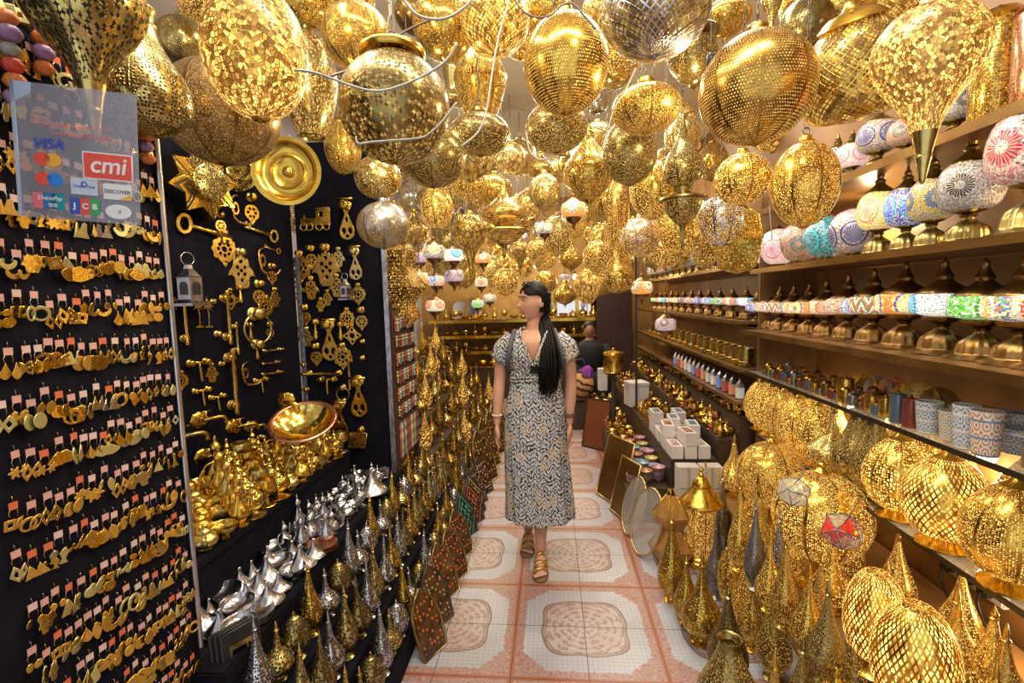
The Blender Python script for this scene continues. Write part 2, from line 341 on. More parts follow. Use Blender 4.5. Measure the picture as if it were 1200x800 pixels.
EAR = {'disc': [circ(0, -.45, .45, 18)], 'leaf': [cr([(0, 0), (.26, -.3), (.2, -.75), (0, -1), (-.2, -.75), (-.26, -.3), (0, 0)], 3)[:-1]],
       'drop': [cr([(0, 0), (.14, -.35), (.3, -.72), (0, -1), (-.3, -.72), (-.14, -.35), (0, 0)], 3)[:-1]],
       'bell': [[(0, 0), (.12, -.08), (.2, -.5), (.42, -.85), (-.42, -.85), (-.2, -.5), (-.12, -.08)]],
       'crescent': [arcp(10, -190, .48, 0, -.45)+arcp(-180, 0, .30, 0, -.32)], 'diamond': [[(0, 0), (.32, -.5), (0, -1), (-.32, -.5)], [(0, -.28), (-.13, -.5), (0, -.72), (.13, -.5)]],
       'hoop': [circ(0, -.48, .46, 20), circ(0, -.52, .3, 16)], 'fan': [[(0, 0)]+arcp(-150, -30, .85, 0, -.05)], 'fish': [cr([(0, -.2), (.22, -.45), (.08, -.8), (.22, -1), (-.22, -1), (-.08, -.8), (-.22, -.45), (0, -.2)], 2)[:-1]],
       'hand': [HAMSA], 'oval': [circ(0, -.28, .22, 14, .27)], 'triangle': [[(0, 0), (.42, -.9), (-.42, -.9)]], 'flower': [[(.3*(1+.35*math.cos(6*a))*math.cos(a), -.4+.3*(1+.35*math.cos(6*a))*math.sin(a)) for a in [2*PI*k/36 for k in range(36)]]],
       'twin oval': [circ(0, -.22, .26, 12, .2), ], 'square': [[(-.3, -.1), (.3, -.1), (.3, -.75), (-.3, -.75)], [(-.12, -.3), (-.12, -.55), (.12, -.55), (.12, -.3)]]}
EARM = {}
for k, lp in EAR.items():
    m = flat('earring_'+k, lp, .06, .015); EARM[k] = m
m = EARM['twin oval']; m2 = flat('earring_low_oval', [circ(0, -.78, .34, 16, .3)], .06, .015)
tagm = [mat('pink_price_paper', (.62, .34, .30), .6), mat('pale_price_paper', (.66, .48, .44), .6), mat('red_price_paper', (.62, .14, .06), .6)]
TAGN = ['pink', 'pale', 'red']
wire_me = mesh_from(tube_bm(tube_bm(tube_bm(bmesh.new(), [(-.006, 0, -.014), (-.009, .001, -.022), (-.007, 0, -.031)], .0007, 4), [(.006, 0, -.014), (.009, .001, -.022), (.007, 0, -.031)], .0007, 4), [(0, 0, .002), (0, .001, .010), (0, .006, .012)], .0006, 4), 'earring_hooks')
tag_me = flat('price_tag', [[(-.0085, 0), (.0085, 0), (.0085, -.015), (-.0085, -.015)]], .0012)
earm = [metal('gold'), metal('gold'), metal('pale'), mat('matt_gilt', (.80, .50, .10), .42, .85), mat('matt_gilt_pale', (.72, .66, .30), .4, .85)]
shapes = list(EAR); row = 0
for j in range(17):
    z = 2.27-j*.106; row += 1; y = 1.275+rnd.uniform(-.01, .005); c = 0
    while y > .845:
        c += 1; k = shapes[(rnd.randrange(len(shapes)))]; tg = rnd.choices((0, 1, 2), (5, 3, 1.4 if j < 10 else 4))[0]; m = earm[rnd.choices(range(5), (3, 3, 1.3, 4, 2))[0]]
        if j in (4, 8) and c == 6+j//4: k = 'bell'; m = metal('silver')
        s = rnd.uniform(.030, .043)*(1.12 if j > 11 else 1)
        col = 'silver' if m.name == 'metal_silver' else 'gold'
        e = thing('earring_pair', f"{col} {k} earrings with {TAGN[tg]} tag, {nth(c)} from the pole, {nth(row)} row down", 'earrings', (XP+.004, y, z+rnd.uniform(-.014, .014)), (0, rnd.uniform(-.05, .05), PI/2+rnd.uniform(-.15, .15)), group='earrings on the black board')
        ob('price_tag', tag_me, tagm[tg], e, (0, -.003, 0)); ob('hook', wire_me, chrome if rnd.random() < .3 else earm[0], e, (0, -.003, 0))
        for q in (-1, 1):
            p = ob('pendant', EARM[k], m, e, (q*.0085, -.006-.003*(q > 0), -.030), (rnd.uniform(-.1, .3), rnd.uniform(-.2, .2), rnd.uniform(-.5, .5)), s)
            if k == 'twin oval': ob('lower_disc', m2, m, p)
        y -= rnd.choice((.023, .026, .029, .033))
# bead strands at the top left corner
for nm, (px, py), cols, n in (('orange, grey and purple', (8, 20), ((.75, .22, .05), (.35, .2, .35), (.4, .38, .33), (.7, .08, .05)), 6), ('orange', (48, 44), ((.75, .25, .04), (.75, .22, .05)), 3), ('orange pumpkin', (171, 158), ((.8, .26, .03), (.72, .2, .03)), 3)):
    p = on_x(px, py, XP+.02); t = thing('bead_strand', f"strand of {nm} ribbed beads hanging on the black board", 'beads', p)
    for i in range(n): ob('bead', lathe('ribbed_bead', [(0, -.42), (.25, -.4), (.48, -.15), (.5, .05), (.35, .34), (.1, .4), (0, .36)], 32, 2, flute=.05, fn=8), mat(f'bead_{nm[:3]}{i%len(cols)}', cols[i % len(cols)], .3), t, (rnd.uniform(-.003, .003), 0, -.031*i), sc=.036*rnd.uniform(.8, 1.1))
# ---------------------------------------------------------------- the card sign in its clear sleeve
def sign():
    d = .93; c = at(91, 182, d); s = d/FPX
    t = thing('payment_sign', 'clear plastic sleeve sign showing accepted bank cards, in front of the earring board', 'sign', c, (math.radians(4), math.radians(5), math.radians(14)))
    g = G('clear_sleeve_plastic'); g.set(color=(.42, .43, .52), rough=.18, alpha=.42, spec=.6, coat=.5); g.bump(g.noise(None, 30, 3), .4, .004)
    w, h = 128*s, 150*s
    sl = ob('sleeve', flat('sign_sleeve', [[(-w/2, -h/2), (w/2, -h/2), (w/2, h/2), (-w/2, h/2)]], .0012), g.mat, t)
    ed = mat('sleeve_edge_strip', (.45, .55, .72), .3); ob('edge_strip', flat('sign_edge', [[(-w/2, -h/2), (-w/2+.006, -h/2), (-w/2+.006, h/2), (-w/2, h/2)]], .002), ed, t)
    ob('corner_tab', flat('sign_tab', [[(-w/2, h/2-.04), (-w/2+.032, h/2-.02), (-w/2+.034, h/2), (-w/2, h/2)]], .002), mat('pale_blue_film', (.42, .52, .70), .4), t)
    P = lambda x, y, q=0: ((x-91)*s, -.0022-q, -(y-180)*s)
    def lab(name, x, y, pw, ph, col, txt=None, tc=(1, 1, 1), ts=10, bold=.0004, r=None, sub=None, tw=None):
        lp = circ(0, 0, pw/2*s, 20, ph/2*s) if r else [(-pw/2*s, -ph/2*s), (pw/2*s, -ph/2*s), (pw/2*s, ph/2*s), (-pw/2*s, ph/2*s)]
        o = ob(name, flat(f'lab{x}_{y}', [lp], .0006), mat(f'print_{col}', col, .4, var=.02), t, P(x, y))
        if txt: ob('lettering', text_mesh(f'txt{txt}', txt, ts*s, .0003, bold), mat(f'print_{tc}', tc, .4, var=.02), o, (0, -.0007, 0))
        return o
    W1, RED, OR, BL = (.9, .9, .92), (.85, .10, .06), (.95, .5, .05), (.05, .09, .55)
    def word(name, x, y, txt, ts, c, bold=0, shear=0):
        return ob(name, text_mesh('w'+txt, txt, ts*s, .0003, bold, shear), mat(f'print_{c}', c, .4, var=.02), t, P(x, y, .0016))
    word('lettering', 88, 148, 'الدفع بالبطاقة البنكية مقبول هنا', 4.4, (.75, .2, .3)); word('lettering', 98, 158, 'carte bancaire acceptée', 6.2, (.8, .2, .3))
    word('card_logo', 62, 171, 'VISA', 16, BL, .0004, .25)
    a = lab('card_logo', 55, 188, 17, 15, RED, r=1); lab('card_logo', 66, 188, 17, 15, OR, r=1)
    lab('card_logo', 55, 210, 17, 15, RED, r=1); lab('card_logo', 67, 210, 17, 15, (.03, .25, .8), r=1)
    o = lab('logo_panel', 123, 190, 53, 31, W1); ob('red_field', flat('cmi_field', [[(-25*s, -14*s), (25*s, -14*s), (25*s, 14*s), (-25*s, 14*s)]], .0006), mat('print_red', (.86, .09, .06), .4, var=.02), o, (0, -.0006, 0)); ob('lettering', text_mesh('cmi', 'cmi', 27*s, .0003, .0006, .15), mat('print_w', W1, .4), o, (0, -.0014, .001))
    o = lab('logo_panel', 97, 215, 28, 19, (.62, .70, .85), 'Diners Club', (.05, .1, .4), 4.6, 0); ob('emblem', flat('dc', [circ(0, .004, .0055, 16), circ(.0005, .004, .0032, 12)], .0003), mat('print_db', (.05, .12, .45), .4), o, (0, -.0008, 0))
    o = lab('logo_panel', 132, 218, 30, 18, W1, 'DISCOVER', (.1, .08, .08), 6, .0001); ob('orange_corner', flat('disc_or', [[(0, -.0148), (.0247, -.0148), (.0247, -.004)]], .0003), mat('print_or', OR, .4), o, (0, -.0005, 0))
    lab('logo_panel', 49, 235, 12, 18, (.85, .2, .25)); lab('logo_panel', 60, 235, 13, 18, (.04, .2, .5)); o = lab('logo_panel', 69, 235, 13, 18, (.0, .35, .4)); word('lettering', 61, 232, 'UnionPay', 6.5, W1, .0001, .2); word('lettering', 64, 240, '银联', 5, W1)
    for x, c, l in ((86, (.05, .1, .5), 'J'), (97, (.8, .1, .1), 'C'), (107, (.05, .42, .15), 'B')): lab('logo_panel', x, 238, 10, 19, c, l, W1, 9, .0004)
    o = lab('contactless_mark', 132, 241, 28, 17, W1, r=1)
    for k in range(3): ob('wave', flat(f'wave{k}', [arcp(-40, 40, .002+.002*k, 0, 0, 8)+arcp(40, -40, .0027+.002*k, 0, 0, 8)], .0003), mat('print_k', (.1, .1, .14), .4), o, (-.002, -.0008, 0))
    ob('hanging_thread', lathe('unit_cord', [(.002, 0), (.002, 1)], 5, 1), sock_m, t, (0, 0, h/2), sc=(.5, .5, .9))
sign()
# ---------------------------------------------------------------- left: recess with hardware boards
B1P, B1N, B1A = Vector((-1.6, 2.95, 0)), Vector((.938, -.346, 0)), math.radians(69.8)
def board(name, label, c, w, z0, z1, ang):
    o = ob(name, box('board_%.2f' % w, (0, .012, (z0+z1)/2), (w, .02, z1-z0)), black_cloth, None, c, (0, 0, ang)); return tag(o, label, 'display board')
bd = (B1P+Vector((.346, .938, 0))*-.62); board('display_board', 'black cloth board of brass taps and door handles behind the teapots', (bd.x, bd.y, 0), 1.2, .3, 2.62, B1A)
board('display_board', 'black cloth board of hand-shaped door knockers facing the street', (-1.325, 2.975, 0), .57, .3, 2.6, 0)
strip = perf('pewter', 'lattice', 60)
for x, lb in ((-1.6, 'narrow pierced metal upright between the two black boards'), (-1.035, 'narrow pierced metal upright at the right edge of the black board')):
    tag(ob('shelf_upright', box('upright', (0, 0, 0), (.03, .012, 1), .002), mat('galvanised_steel', (.42, .42, .48), .35, .9, var=.4, vscale=60), None, (x, 2.955, 1.25), sc=(1, 1, 1.3 if x < -1.5 else 2.5)), lb, 'upright')
# hardware pieces, built about one unit tall, front towards -Y
def P_flat(name, loops, th=.05, bev=.012): return flat('hw_'+name, loops, th, bev)
def ring_me(key, R, r, seg=28):
    if key not in ME: ME[key] = mesh_from(tube_bm(bmesh.new(), [(R*math.cos(a), 0, R*math.sin(a)) for a in [2*PI*k/seg for k in range(seg+1)]], r, 8, False), key)
    return ME[key]
knob_me = lathe('hw_knob', [(.0, 0), (.5, 0), (.5, .1), (.25, .18), (.22, .4), (.4, .55), (.48, .75), (.35, .95), (0, 1.0)], 20, 2)
def hw_parts(kind, t, m, s):
    O = lambda nm, me, loc=(0, 0, 0), rot=(0, 0, 0), sc=1, mm=None: ob(nm, me, mm or m, t, Vector(loc)*s, rot, (sc*s if not isinstance(sc, tuple) else tuple(q*s for q in sc)))
    K = lambda x, z, q=.2, nm='knob': O(nm, knob_me, (x, 0, z), (PI/2, 0, 0), q)
    if kind == 'rosette':
        O('plate', P_flat('rosette', [[(.42*(1+.06*math.cos(10*a))*math.cos(a), .42*(1+.06*math.cos(10*a))*math.sin(a)) for a in [2*PI*k/60 for k in range(60)]]]+[circ(.2*math.cos(a), .2*math.sin(a), .055, 8, .055) for a in [2*PI*k/8 for k in range(8)]]+[circ(0, 0, .09, 10)]), (0, -.03, 0)); K(0, .52, .22); O('drop_tip', P_flat('tip', [[(0, -.2), (.1, 0), (-.1, 0)]]), (0, -.03, -.42))
    elif kind == 'hamsa':
        O('hand_plate', P_flat('hamsa', [[(x, z+.5) for x, z in HAMSA]]+[circ(x, z, .05, 8) for x, z in ((-.12, .12), (.12, .12), (0, .28), (-.1, -.08), (.1, -.08), (0, -.25), (0, .02))]), (0, -.03, 0), (0, 0, 0), 1); K(0, .56, .22, 'hinge_knob')
    elif kind == 'lozenge': O('plate', P_flat('loz', [[(0, .5), (.18, .22), (.5, 0), (.22, -.18), (0, -.5), (-.18, -.22), (-.5, 0), (-.22, .18)], circ(0, 0, .12, 10)]+[circ(.28*math.cos(a), .28*math.sin(a), .06, 8) for a in (0, PI/2, PI, 3*PI/2)]), (0, -.03, 0)); K(0, .5, .16)
    elif kind == 'ornate':
        O('plate', P_flat('ornate', [cr([(0, .5), (.1, .42), (.06, .3), (.12, .12), (.24, -.2), (.2, -.4), (0, -.5), (-.2, -.4), (-.24, -.2), (-.12, .12), (-.06, .3), (-.1, .42), (0, .5)], 3)[:-1], circ(0, .12, .035, 8, .08), circ(-.1, -.22, .06, 8, .1), circ(.1, -.22, .06, 8, .1), circ(0, -.38, .05, 8)]), (0, -.03, 0)); K(0, .54, .3); O('cross_piece', P_flat('cross', [[(-.16, .03), (.16, .03), (.16, -.03), (-.16, -.03)]]), (0, -.05, .25))
    elif kind == 'pendant': K(0, .45, .3, 'mount'); O('plate', P_flat('pend', [circ(0, 0, .3, 18)]+[circ(.15*math.cos(a), .15*math.sin(a), .05, 7) for a in [2*PI*k/6 for k in range(6)]]), (0, -.03, -.1)); O('tip', P_flat('tip', [[(0, -.2), (.1, 0), (-.1, 0)]]), (0, -.03, -.38))
    elif kind == 'bar': O('rod', lathe('hw_rod', [(0, -.5), (.035, -.5), (.05, -.46), (.03, -.42), (.035, 0), (.03, .42), (.05, .46), (.035, .5), (0, .5)], 12, 1), (0, -.12, 0)); K(0, .36, .14, 'mount'); K(0, -.36, .14, 'mount')
    elif kind == 'knob': K(0, 0, .8, 'head'); 
    elif kind == 'knocker': K(0, .4, .34, 'mount'); O('ring', ring_me('hw_ring', .4, .03), (0, -.15, 0)); K(0, -.42, .26, 'striker')
    elif kind == 'handle': K(0, .38, .28, 'mount'); O('grip', lathe('hw_grip', [(0, -.5), (.1, -.46), (.13, -.3), (.08, 0), (.05, .25), (.03, .4)], 14), (0, -.1, 0))
    elif kind == 'key':
        O('shaft', tube('hw_keyshaft', [(-.5, 0, 0), (.3, 0, 0)], .045, 10, 1), (0, -.06, 0)); O('bow', P_flat('keybow', [circ(.42, 0, .15, 16, .2), circ(.42, 0, .08, 10, .12)]), (0, -.06, 0)); O('bit', P_flat('keybit', [[(-.5, 0), (-.5, .16), (-.44, .16), (-.44, .08), (-.38, .08), (-.38, .16), (-.32, .16), (-.32, 0)]]), (0, -.06, 0))
    elif kind == 'palm':
        O('trunk', tube('hw_trunk', [(0, 0, -.45), (.02, 0, -.1), (0, 0, .25)], .02, 8, 2), (0, -.04, 0))
        O('fronds', P_flat('fronds', [[((.26 if k % 2 else .09)*math.cos(2*PI*k/18), .25+(.26 if k % 2 else .09)*math.sin(2*PI*k/18)) for k in range(18)]]), (0, -.06, 0)); O('foot', P_flat('foot', [[(-.14, -.5), (.14, -.5), (.1, -.42), (-.1, -.42)]]), (0, -.04, 0))
    elif kind == 'tap':
        O('wall_plate', lathe('hw_plate', [(0, 0), (.42, 0), (.38, .05), (.26, .1), (.16, .12), (.14, .2), (0, .2)], 24, 1, flute=.06, fn=8), (0, 0, 0), (PI/2, 0, 0)); O('spout', tube('hw_spout', [(0, -.1, 0), (.1, -.35, .04), (.4, -.6, .08), (.7, -.66, .05), (.84, -.66, -.1), (.86, -.66, -.3)], .1, 12, 3)); O('stem', tube('hw_stem', [(.12, -.32, .05), (.12, -.34, .42)], .05, 8, 1)); O('cross_handle', tube('hw_cross', [(-.12, -.34, .42), (.36, -.34, .42)], .035, 8, 1), mm=m)
    elif kind == 'valve':
        O('body', tube('hw_valvebody', [(-.5, -.1, .25), (.5, -.1, .25)], .06, 10, 1)); O('lever', tube('hw_lever', [(0, -.12, .25), (0, -.16, -.1), (.02, -.18, -.5)], .05, 8, 3)); K(-.3, .25, .26, 'wheel'); K(.3, .25, .26, 'wheel')
    elif kind == 'curl': O('arm', tube('hw_curl', [(-.1, -.05, .5), (-.38, -.12, .35), (-.4, -.16, -.1), (-.25, -.18, -.45), (.25, -.18, -.5), (.45, -.18, -.3)], .045, 8, 4)); O('scroll', P_flat('scroll', [circ(-.2, .02, .13, 12, .25), circ(-.2, .02, .07, 10, .15)]), (0, -.06, 0))
    elif kind == 'train':
        O('boiler', P_flat('train', [[(-.5, -.18), (-.5, .06), (-.42, .06), (-.42, .18), (-.36, .18), (-.36, .06), (0, .06), (0, .34), (.02, .4), (.46, .4), (.5, .34), (.5, -.18)], [(.12, .1), (.12, .26), (.24, .26), (.24, .1)]]), (0, -.05, 0))
        for x in (-.4, -.2, .12, .36): O('wheel', ring_me('hw_wheel', .11, .03, 14), (x, -.1, -.22))
    elif kind == 'roll': O('cover', tube('hw_roll', [(-.5, 0, 0), (.5, 0, 0)], .0, 4, 1) if 0 else P_flat('roll', [[(-.5, -.4), (.45, -.42), (.5, .38), (-.42, .42)]], .08, .02), (0, -.1, 0), (-.25, 0, 0)); K(.2, .55, .3, 'mount')
    elif kind == 'star':
        sp = [((.5 if k % 2 == 0 else .34)*math.cos(2*PI*k/16+.2), (.5 if k % 2 == 0 else .34)*math.sin(2*PI*k/16+.2)) for k in range(16)]
        O('body', flat('hw_star', [sp], .28, .0), (0, -.14, 0), mm=mat('blackened_brass', (.06, .05, .035), .4, .8)); O('face', flat('hw_starface', [sp], .02), (0, -.29, 0), mm=perf('gold', 'dots', 40)); O('drum', lathe('hw_drum', [(0, 0), (.24, 0), (.24, .12), (.22, .13), (0, .13)], 28, 1), (0, -.3, 0), (PI/2, 0, 0), mm=perf('pale', 'tri', 44))
    elif kind == 'lantern':
        sq = [(.36, -.5), (.4, -.5), (.40, -.44), (.26, -.36), (.26, .1), (.27, .12), (.24, .14), (.1, .3), (.08, .38), (.1, .4), (0, .46)]
        O('body', lathe('hw_lant', sq, 4 if 0 else 6, 1, facet=True), (0, -.3, 0)); O('bail', ring_me('hw_bail', .14, .012, 16), (0, -.3, .52))
        for k in range(3):
            a = -PI/2+(k-1)*PI/3; O('arched_window', flat('hw_win', [[(-.08, -.14), (.08, -.14)]+arcp(0, 180, .08, 0, .06, 8)], .01), (.232*math.cos(a), -.3+.232*math.sin(a), -.12), (0, 0, a+PI/2), mm=mat('dark_lantern_pane', (.03, .03, .03), .2))
HWN = {'rosette': 'pierced round door knocker', 'hamsa': 'hand-shaped door plate', 'lozenge': 'pierced lozenge plate', 'ornate': 'long openwork door plate', 'pendant': 'small round pendant plate', 'bar': 'straight bar handle', 'knob': 'round door knob', 'knocker': 'ring door knocker', 'handle': 'pear-shaped drop handle', 'key': 'large ornamental key', 'palm': 'little palm tree', 'tap': 'wall tap with scalloped plate', 'valve': 'cross-handled mixer valve', 'curl': 'curled hook handle', 'train': 'toy train plaque', 'roll': 'paper roll holder', 'star': 'eight-pointed star wall lamp', 'lantern': 'silver six-sided hanging lantern'}
HWC = {'knob': 'knob', 'palm': 'palm ornament', 'tap': 'tap', 'valve': 'tap', 'key': 'key', 'star': 'wall lamp', 'lantern': 'lantern', 'train': 'plaque', 'roll': 'holder', 'bar': 'door handle', 'handle': 'door handle', 'curl': 'hook'}
def hang_hw(bd, px, py, hpx, kind, roll=0, m=None):
    p = on_p(px, py, B1P, B1N) if bd == 1 else on_y(px, py, 2.96); d = pix(p)[2]; s = hpx*d/FPX*{'tap': .72, 'star': 1.12, 'rosette': .9, 'hamsa': .92, 'knob': .8}.get(kind, .95)
    t = thing({'bar': 'bar_handle', 'knob': 'round_pull', 'star': 'star_lamp', 'tap': 'water_tap', 'lantern': 'tin_lantern', 'handle': 'drop_handle', 'key': 'ornamental_key', 'curl': 'curled_hook', 'palm': 'palm_ornament', 'train': 'train_plaque', 'valve': 'mixer_valve', 'knocker': 'ring_knocker', 'roll': 'roll_holder'}[kind] if kind in ('bar', 'knob', 'star', 'tap', 'lantern', 'handle', 'key', 'curl', 'palm', 'train', 'valve', 'knocker', 'roll') else kind+'_plate' if kind in ('rosette', 'hamsa', 'lozenge', 'ornate', 'pendant') else kind, None, HWC.get(kind, 'door plate'), p, (0, roll, B1A if bd == 1 else 0))
    hw_parts(kind, t, m or (metal('silver') if kind == 'lantern' else metal(rnd.choice(('gold', 'gold', 'pale', 'deep')))), s); HWL.setdefault((bd, kind), []).append(t); return t
HWL = {}
H1 = [(225, 217, 74, 'star'), (281, 246, 34, 'curl'), (294, 246, 34, 'pendant'), (262, 292, 40, 'rosette'), (304, 272, 44, 'key'), (282, 318, 44, 'hamsa'), (312, 306, 32, 'curl'), (258, 262, 24, 'pendant'), (212, 332, 56, 'lantern'),
      (213, 375, 62, 'bar'), (232, 366, 38, 'palm'), (243, 366, 38, 'palm'), (249, 353, 9, 'knob'), (254, 391, 11, 'knob'), (198, 394, 10, 'knob'), (263, 372, 66, 'bar'), (270, 352, 26, 'lozenge'), (275, 396, 40, 'bar'), (298, 385, 46, 'knocker'), (292, 388, 22, 'handle'),
      (232, 432, 32, 'valve'), (248, 438, 22, 'hamsa'), (269, 447, 82, 'bar'), (292, 437, 28, 'curl'), (205, 455, 60, 'bar'), (212, 446, 22, 'rosette'), (236, 463, 26, 'valve'), (254, 470, 24, 'valve'), (259, 426, 9, 'knob'), (280, 345, 22, 'handle'),
      (206, 512, 40, 'tap'), (234, 492, 34, 'tap'), (274, 500, 32, 'tap'), (238, 535, 32, 'tap'), (292, 500, 22, 'tap'), (303, 345, 30, 'pendant'), (311, 360, 26, 'rosette'), (318, 322, 24, 'pendant'), (322, 350, 22, 'hamsa'), (300, 412, 20, 'handle'), (316, 388, 20, 'pendant'), (305, 450, 22, 'valve'), (300, 520, 26, 'valve'), (240, 270, 64, 'key'), (318, 292, 22, 'key'), (205, 355, 16, 'palm')]
for a in H1: hang_hw(1, *a, roll={'key': .18}.get(a[3], 0)+(PI if a[:2] == (240, 270) else 0))
for px, py, l in ((318, 410, 30), (316, 425, 26), (317, 437, 30)): hang_hw(1, px, py, l, 'bar', roll=PI/2)
H2 = [(371, 258, 38, 'train'), (407, 262, 40, 'ornate'), (352, 314, 36, 'rosette'), (365, 302, 26, 'pendant'), (383, 314, 46, 'hamsa'), (397, 303, 22, 'hamsa'), (417, 312, 34, 'ornate'), (347, 340, 24, 'lozenge'), (365, 339, 26, 'hamsa'), (395, 336, 26, 'hamsa'), (408, 338, 28, 'lantern'), (420, 345, 24, 'rosette'),
      (384, 350, 18, 'hamsa'), (376, 358, 16, 'hamsa'), (358, 370, 24, 'pendant'), (407, 373, 24, 'rosette'), (424, 374, 26, 'pendant'), (346, 391, 26, 'rosette'), (360, 396, 22, 'hamsa'), (371, 386, 26, 'handle'), (387, 402, 44, 'ornate'), (400, 388, 24, 'handle'), (413, 393, 26, 'lozenge'), (371, 416, 26, 'pendant'), (402, 418, 30, 'rosette'),
      (352, 440, 44, 'bar'), (411, 436, 42, 'bar'), (425, 419, 8, 'knob'), (357, 427, 8, 'knob'), (360, 456, 8, 'knob'), (346, 405, 8, 'knob'), (385, 450, 26, 'valve'), (403, 461, 20, 'knocker'), (421, 468, 44, 'ornate'), (399, 496, 44, 'ornate'), (420, 515, 24, 'roll'), (425, 400, 8, 'knob')]
for a in H2: hang_hw(2, *a)
hang_hw(2, 380, 437, 52, 'bar', roll=PI/2)
for (bdn, k), l in HWL.items():
    bn = 'the tap board' if bdn == 1 else 'the right-hand black board'
    if len(l) == 1: tag(l[0], f"{'' if k == 'lantern' else 'brass '}{HWN[k]} hanging on {bn}", None)
    else: rank(l, f"brass {HWN[k]}, # from the top on {bn}", key=lambda o: -o.location.z)
for px, py, r, kind, lb in ((338, 202, 39, 'dish', 'large shallow brass dish with rings, hung at the top between the black boards'), (279, 196, 29, 'pierced', 'round pierced brass tray half hidden behind the dark globe lantern')):
    p = on_y(px, py, 2.42) if kind == 'dish' else on_p(px, py, B1P+B1N*.05, B1N); s = 2*r*pix(p)[2]/FPX
    t = thing('brass_dish', lb, 'dish', p, (PI/2, 0, .2), s)
    ob('plate', lathe('hw_dish', [(0, .02), (.06, .03), (.07, .0), (.2, -.01), (.24, .02), (.27, .0), (.36, .02), (.42, .07), (.44, .1), (.5, .1), (.5, .085), (.45, .08), (.4, .0), (.25, -.03), (0, -.03)], 44, 1), metal('gold') if kind == 'dish' else perf('gold', 'dots', 60), t)
    ob('hanging_wire', ring_me('hw_hang', .06, .006, 12), chrome, t, (0, .5, 0), (PI/2, 0, 0))
    if kind == 'dish': ob('centre_boss', lathe('hw_boss', [(0, .08), (.06, .06), (.08, .03), (.08, 0)], 20), metal('deep'), t, (0, 0, .01))
p = at(355, 493, 2.45); t = thing('wash_basin', 'hammered brass wash basin with copper rim, tilted under a tap', 'basin', p, (math.radians(26), 0, .25), 76*2.45/FPX)
ob('bowl', lathe('basin', [(0, -.24), (.2, -.22), (.38, -.1), (.44, 0), (.43, .0), (.36, -.08), (.2, -.19), (0, -.21)], 40, 2), mat('hammered_brass', (.80, .60, .14), .16, 1, var=.3, vscale=14), t)
ob('rim', lathe('basin_rim', [(.42, .0), (.44, .025), (.49, .02), (.5, 0), (.48, -.02), (.43, -.015), (.42, 0)], 40, 2), metal('copper'), t); ob('drain', lathe('drain', [(0, -.2), (.05, -.2), (.05, -.19), (.0, -.185)], 14, 1), metal('bronze'), t)
p = at(336, 470, 2.62); t = thing('basin_tap', 'curved brass tap reaching over the wash basin', 'tap', p, (0, 0, 0), .12)
hw_parts('tap', t, metal('gold'), 1.0)
# ---------------------------------------------------------------- left table, two black tiers
t = thing('display_table', 'black two-tier table of teapots and silverware along the left', 'table')
ob('lower_tier', box('lt', (-1.25, 2.12, .47), (.5, 1.7, .06), .006), black_cloth, t); ob('front_panel', box('fp', (-1.012, 2.12, .22), (.02, 1.66, .44), .003), black_cloth, t)
ob('upper_tier', box('ut', (-1.53, 2.05, .69), (.56, 1.5, .03), .006), black_cloth, t); ob('riser', box('ur', (-1.27, 2.05, .59), (.02, 1.5, .17), .003), black_cloth, t)
def P_teapot(t, m, tall=0):
    if tall: b = [(.2, 0), (.22, .02), (.14, .06), (.28, .18), (.34, .32), (.26, .48), (.13, .62), (.11, .74), (.15, .8)]; top = .8; lr = .15
    else: b = [(.24, 0), (.25, .03), (.2, .06), (.38, .18), (.42, .34), (.32, .48), (.22, .54), (.21, .58)]; top = .58; lr = .21
    ob('body', lathe('pot_body%d' % tall, b, 22, 2), m, t)
    l = ob('lid', lathe('pot_lid%d' % tall, [(lr, 0), (lr*1.05, .02), (lr*.8, .1), (lr*.3, .17), (.03, .18)], 20, 2), m, t, (0, 0, top)); ob('knob', lathe('pot_knob', [(.02, 0), (.06, .04), (.04, .09), (.015, .14), (0, .16)], 10, 2), m, l, (0, 0, .17))
    ob('spout', tube('pot_spout%d' % tall, [(.3, 0, .2), (.45, 0, .3), (.5, 0, top*.75), (.58, 0, top*.95)], [.06]*5+[.04]*8, 8, 4), m, t); ob('handle', tube('pot_handle%d' % tall, [(-.2, 0, top*.9), (-.45, 0, top*.92), (-.52, 0, top*.6), (-.35, 0, top*.3)], .028, 7, 4), m, t)
def P_bowl(t, m):
    ob('foot', lathe('bowl_foot', [(.2, 0), (.24, .02), (.12, .08), (.1, .12)], 18, 2), m, t); ob('bowl', lathe('bowl_cup', [(0, .12), (.2, .13), (.4, .25), (.5, .45), (.48, .46), (.38, .3), (0, .18)], 22, 2), m, t)
def P_beaker(t, m): ob('cup', lathe('beaker', [(.25, 0), (.27, .02), (.3, .2), (.3, .22), (.28, .24), (.33, .6), (.35, .8), (.33, .8), (.27, .3), (0, .1)], 20, 1), m, t)
def P_tagine(t, m): ob('dish', lathe('tag_dish', [(.3, 0), (.34, .03), (.48, .12), (.5, .15), (0, .15)], 24, 1), m, t); l = ob('cone_lid', lathe('tag_lid', [(.46, .13), (.4, .2), (.24, .34), (.1, .55), (.05, .68), (.07, .74), (.05, .8), (0, .81)], 24, 2), m, t)
def P_goblet(t, m): ob('foot', lathe('gob_foot', [(.3, 0), (.3, .03), (.1, .08), (.05, .3), (.08, .4)], 18, 2), m, t); ob('cup', lathe('gob_cup', [(.06, .4), (.3, .5), (.36, .75), (.3, 1), (.28, 1), (.3, .75), (0, .5)], 20, 2), m, t)
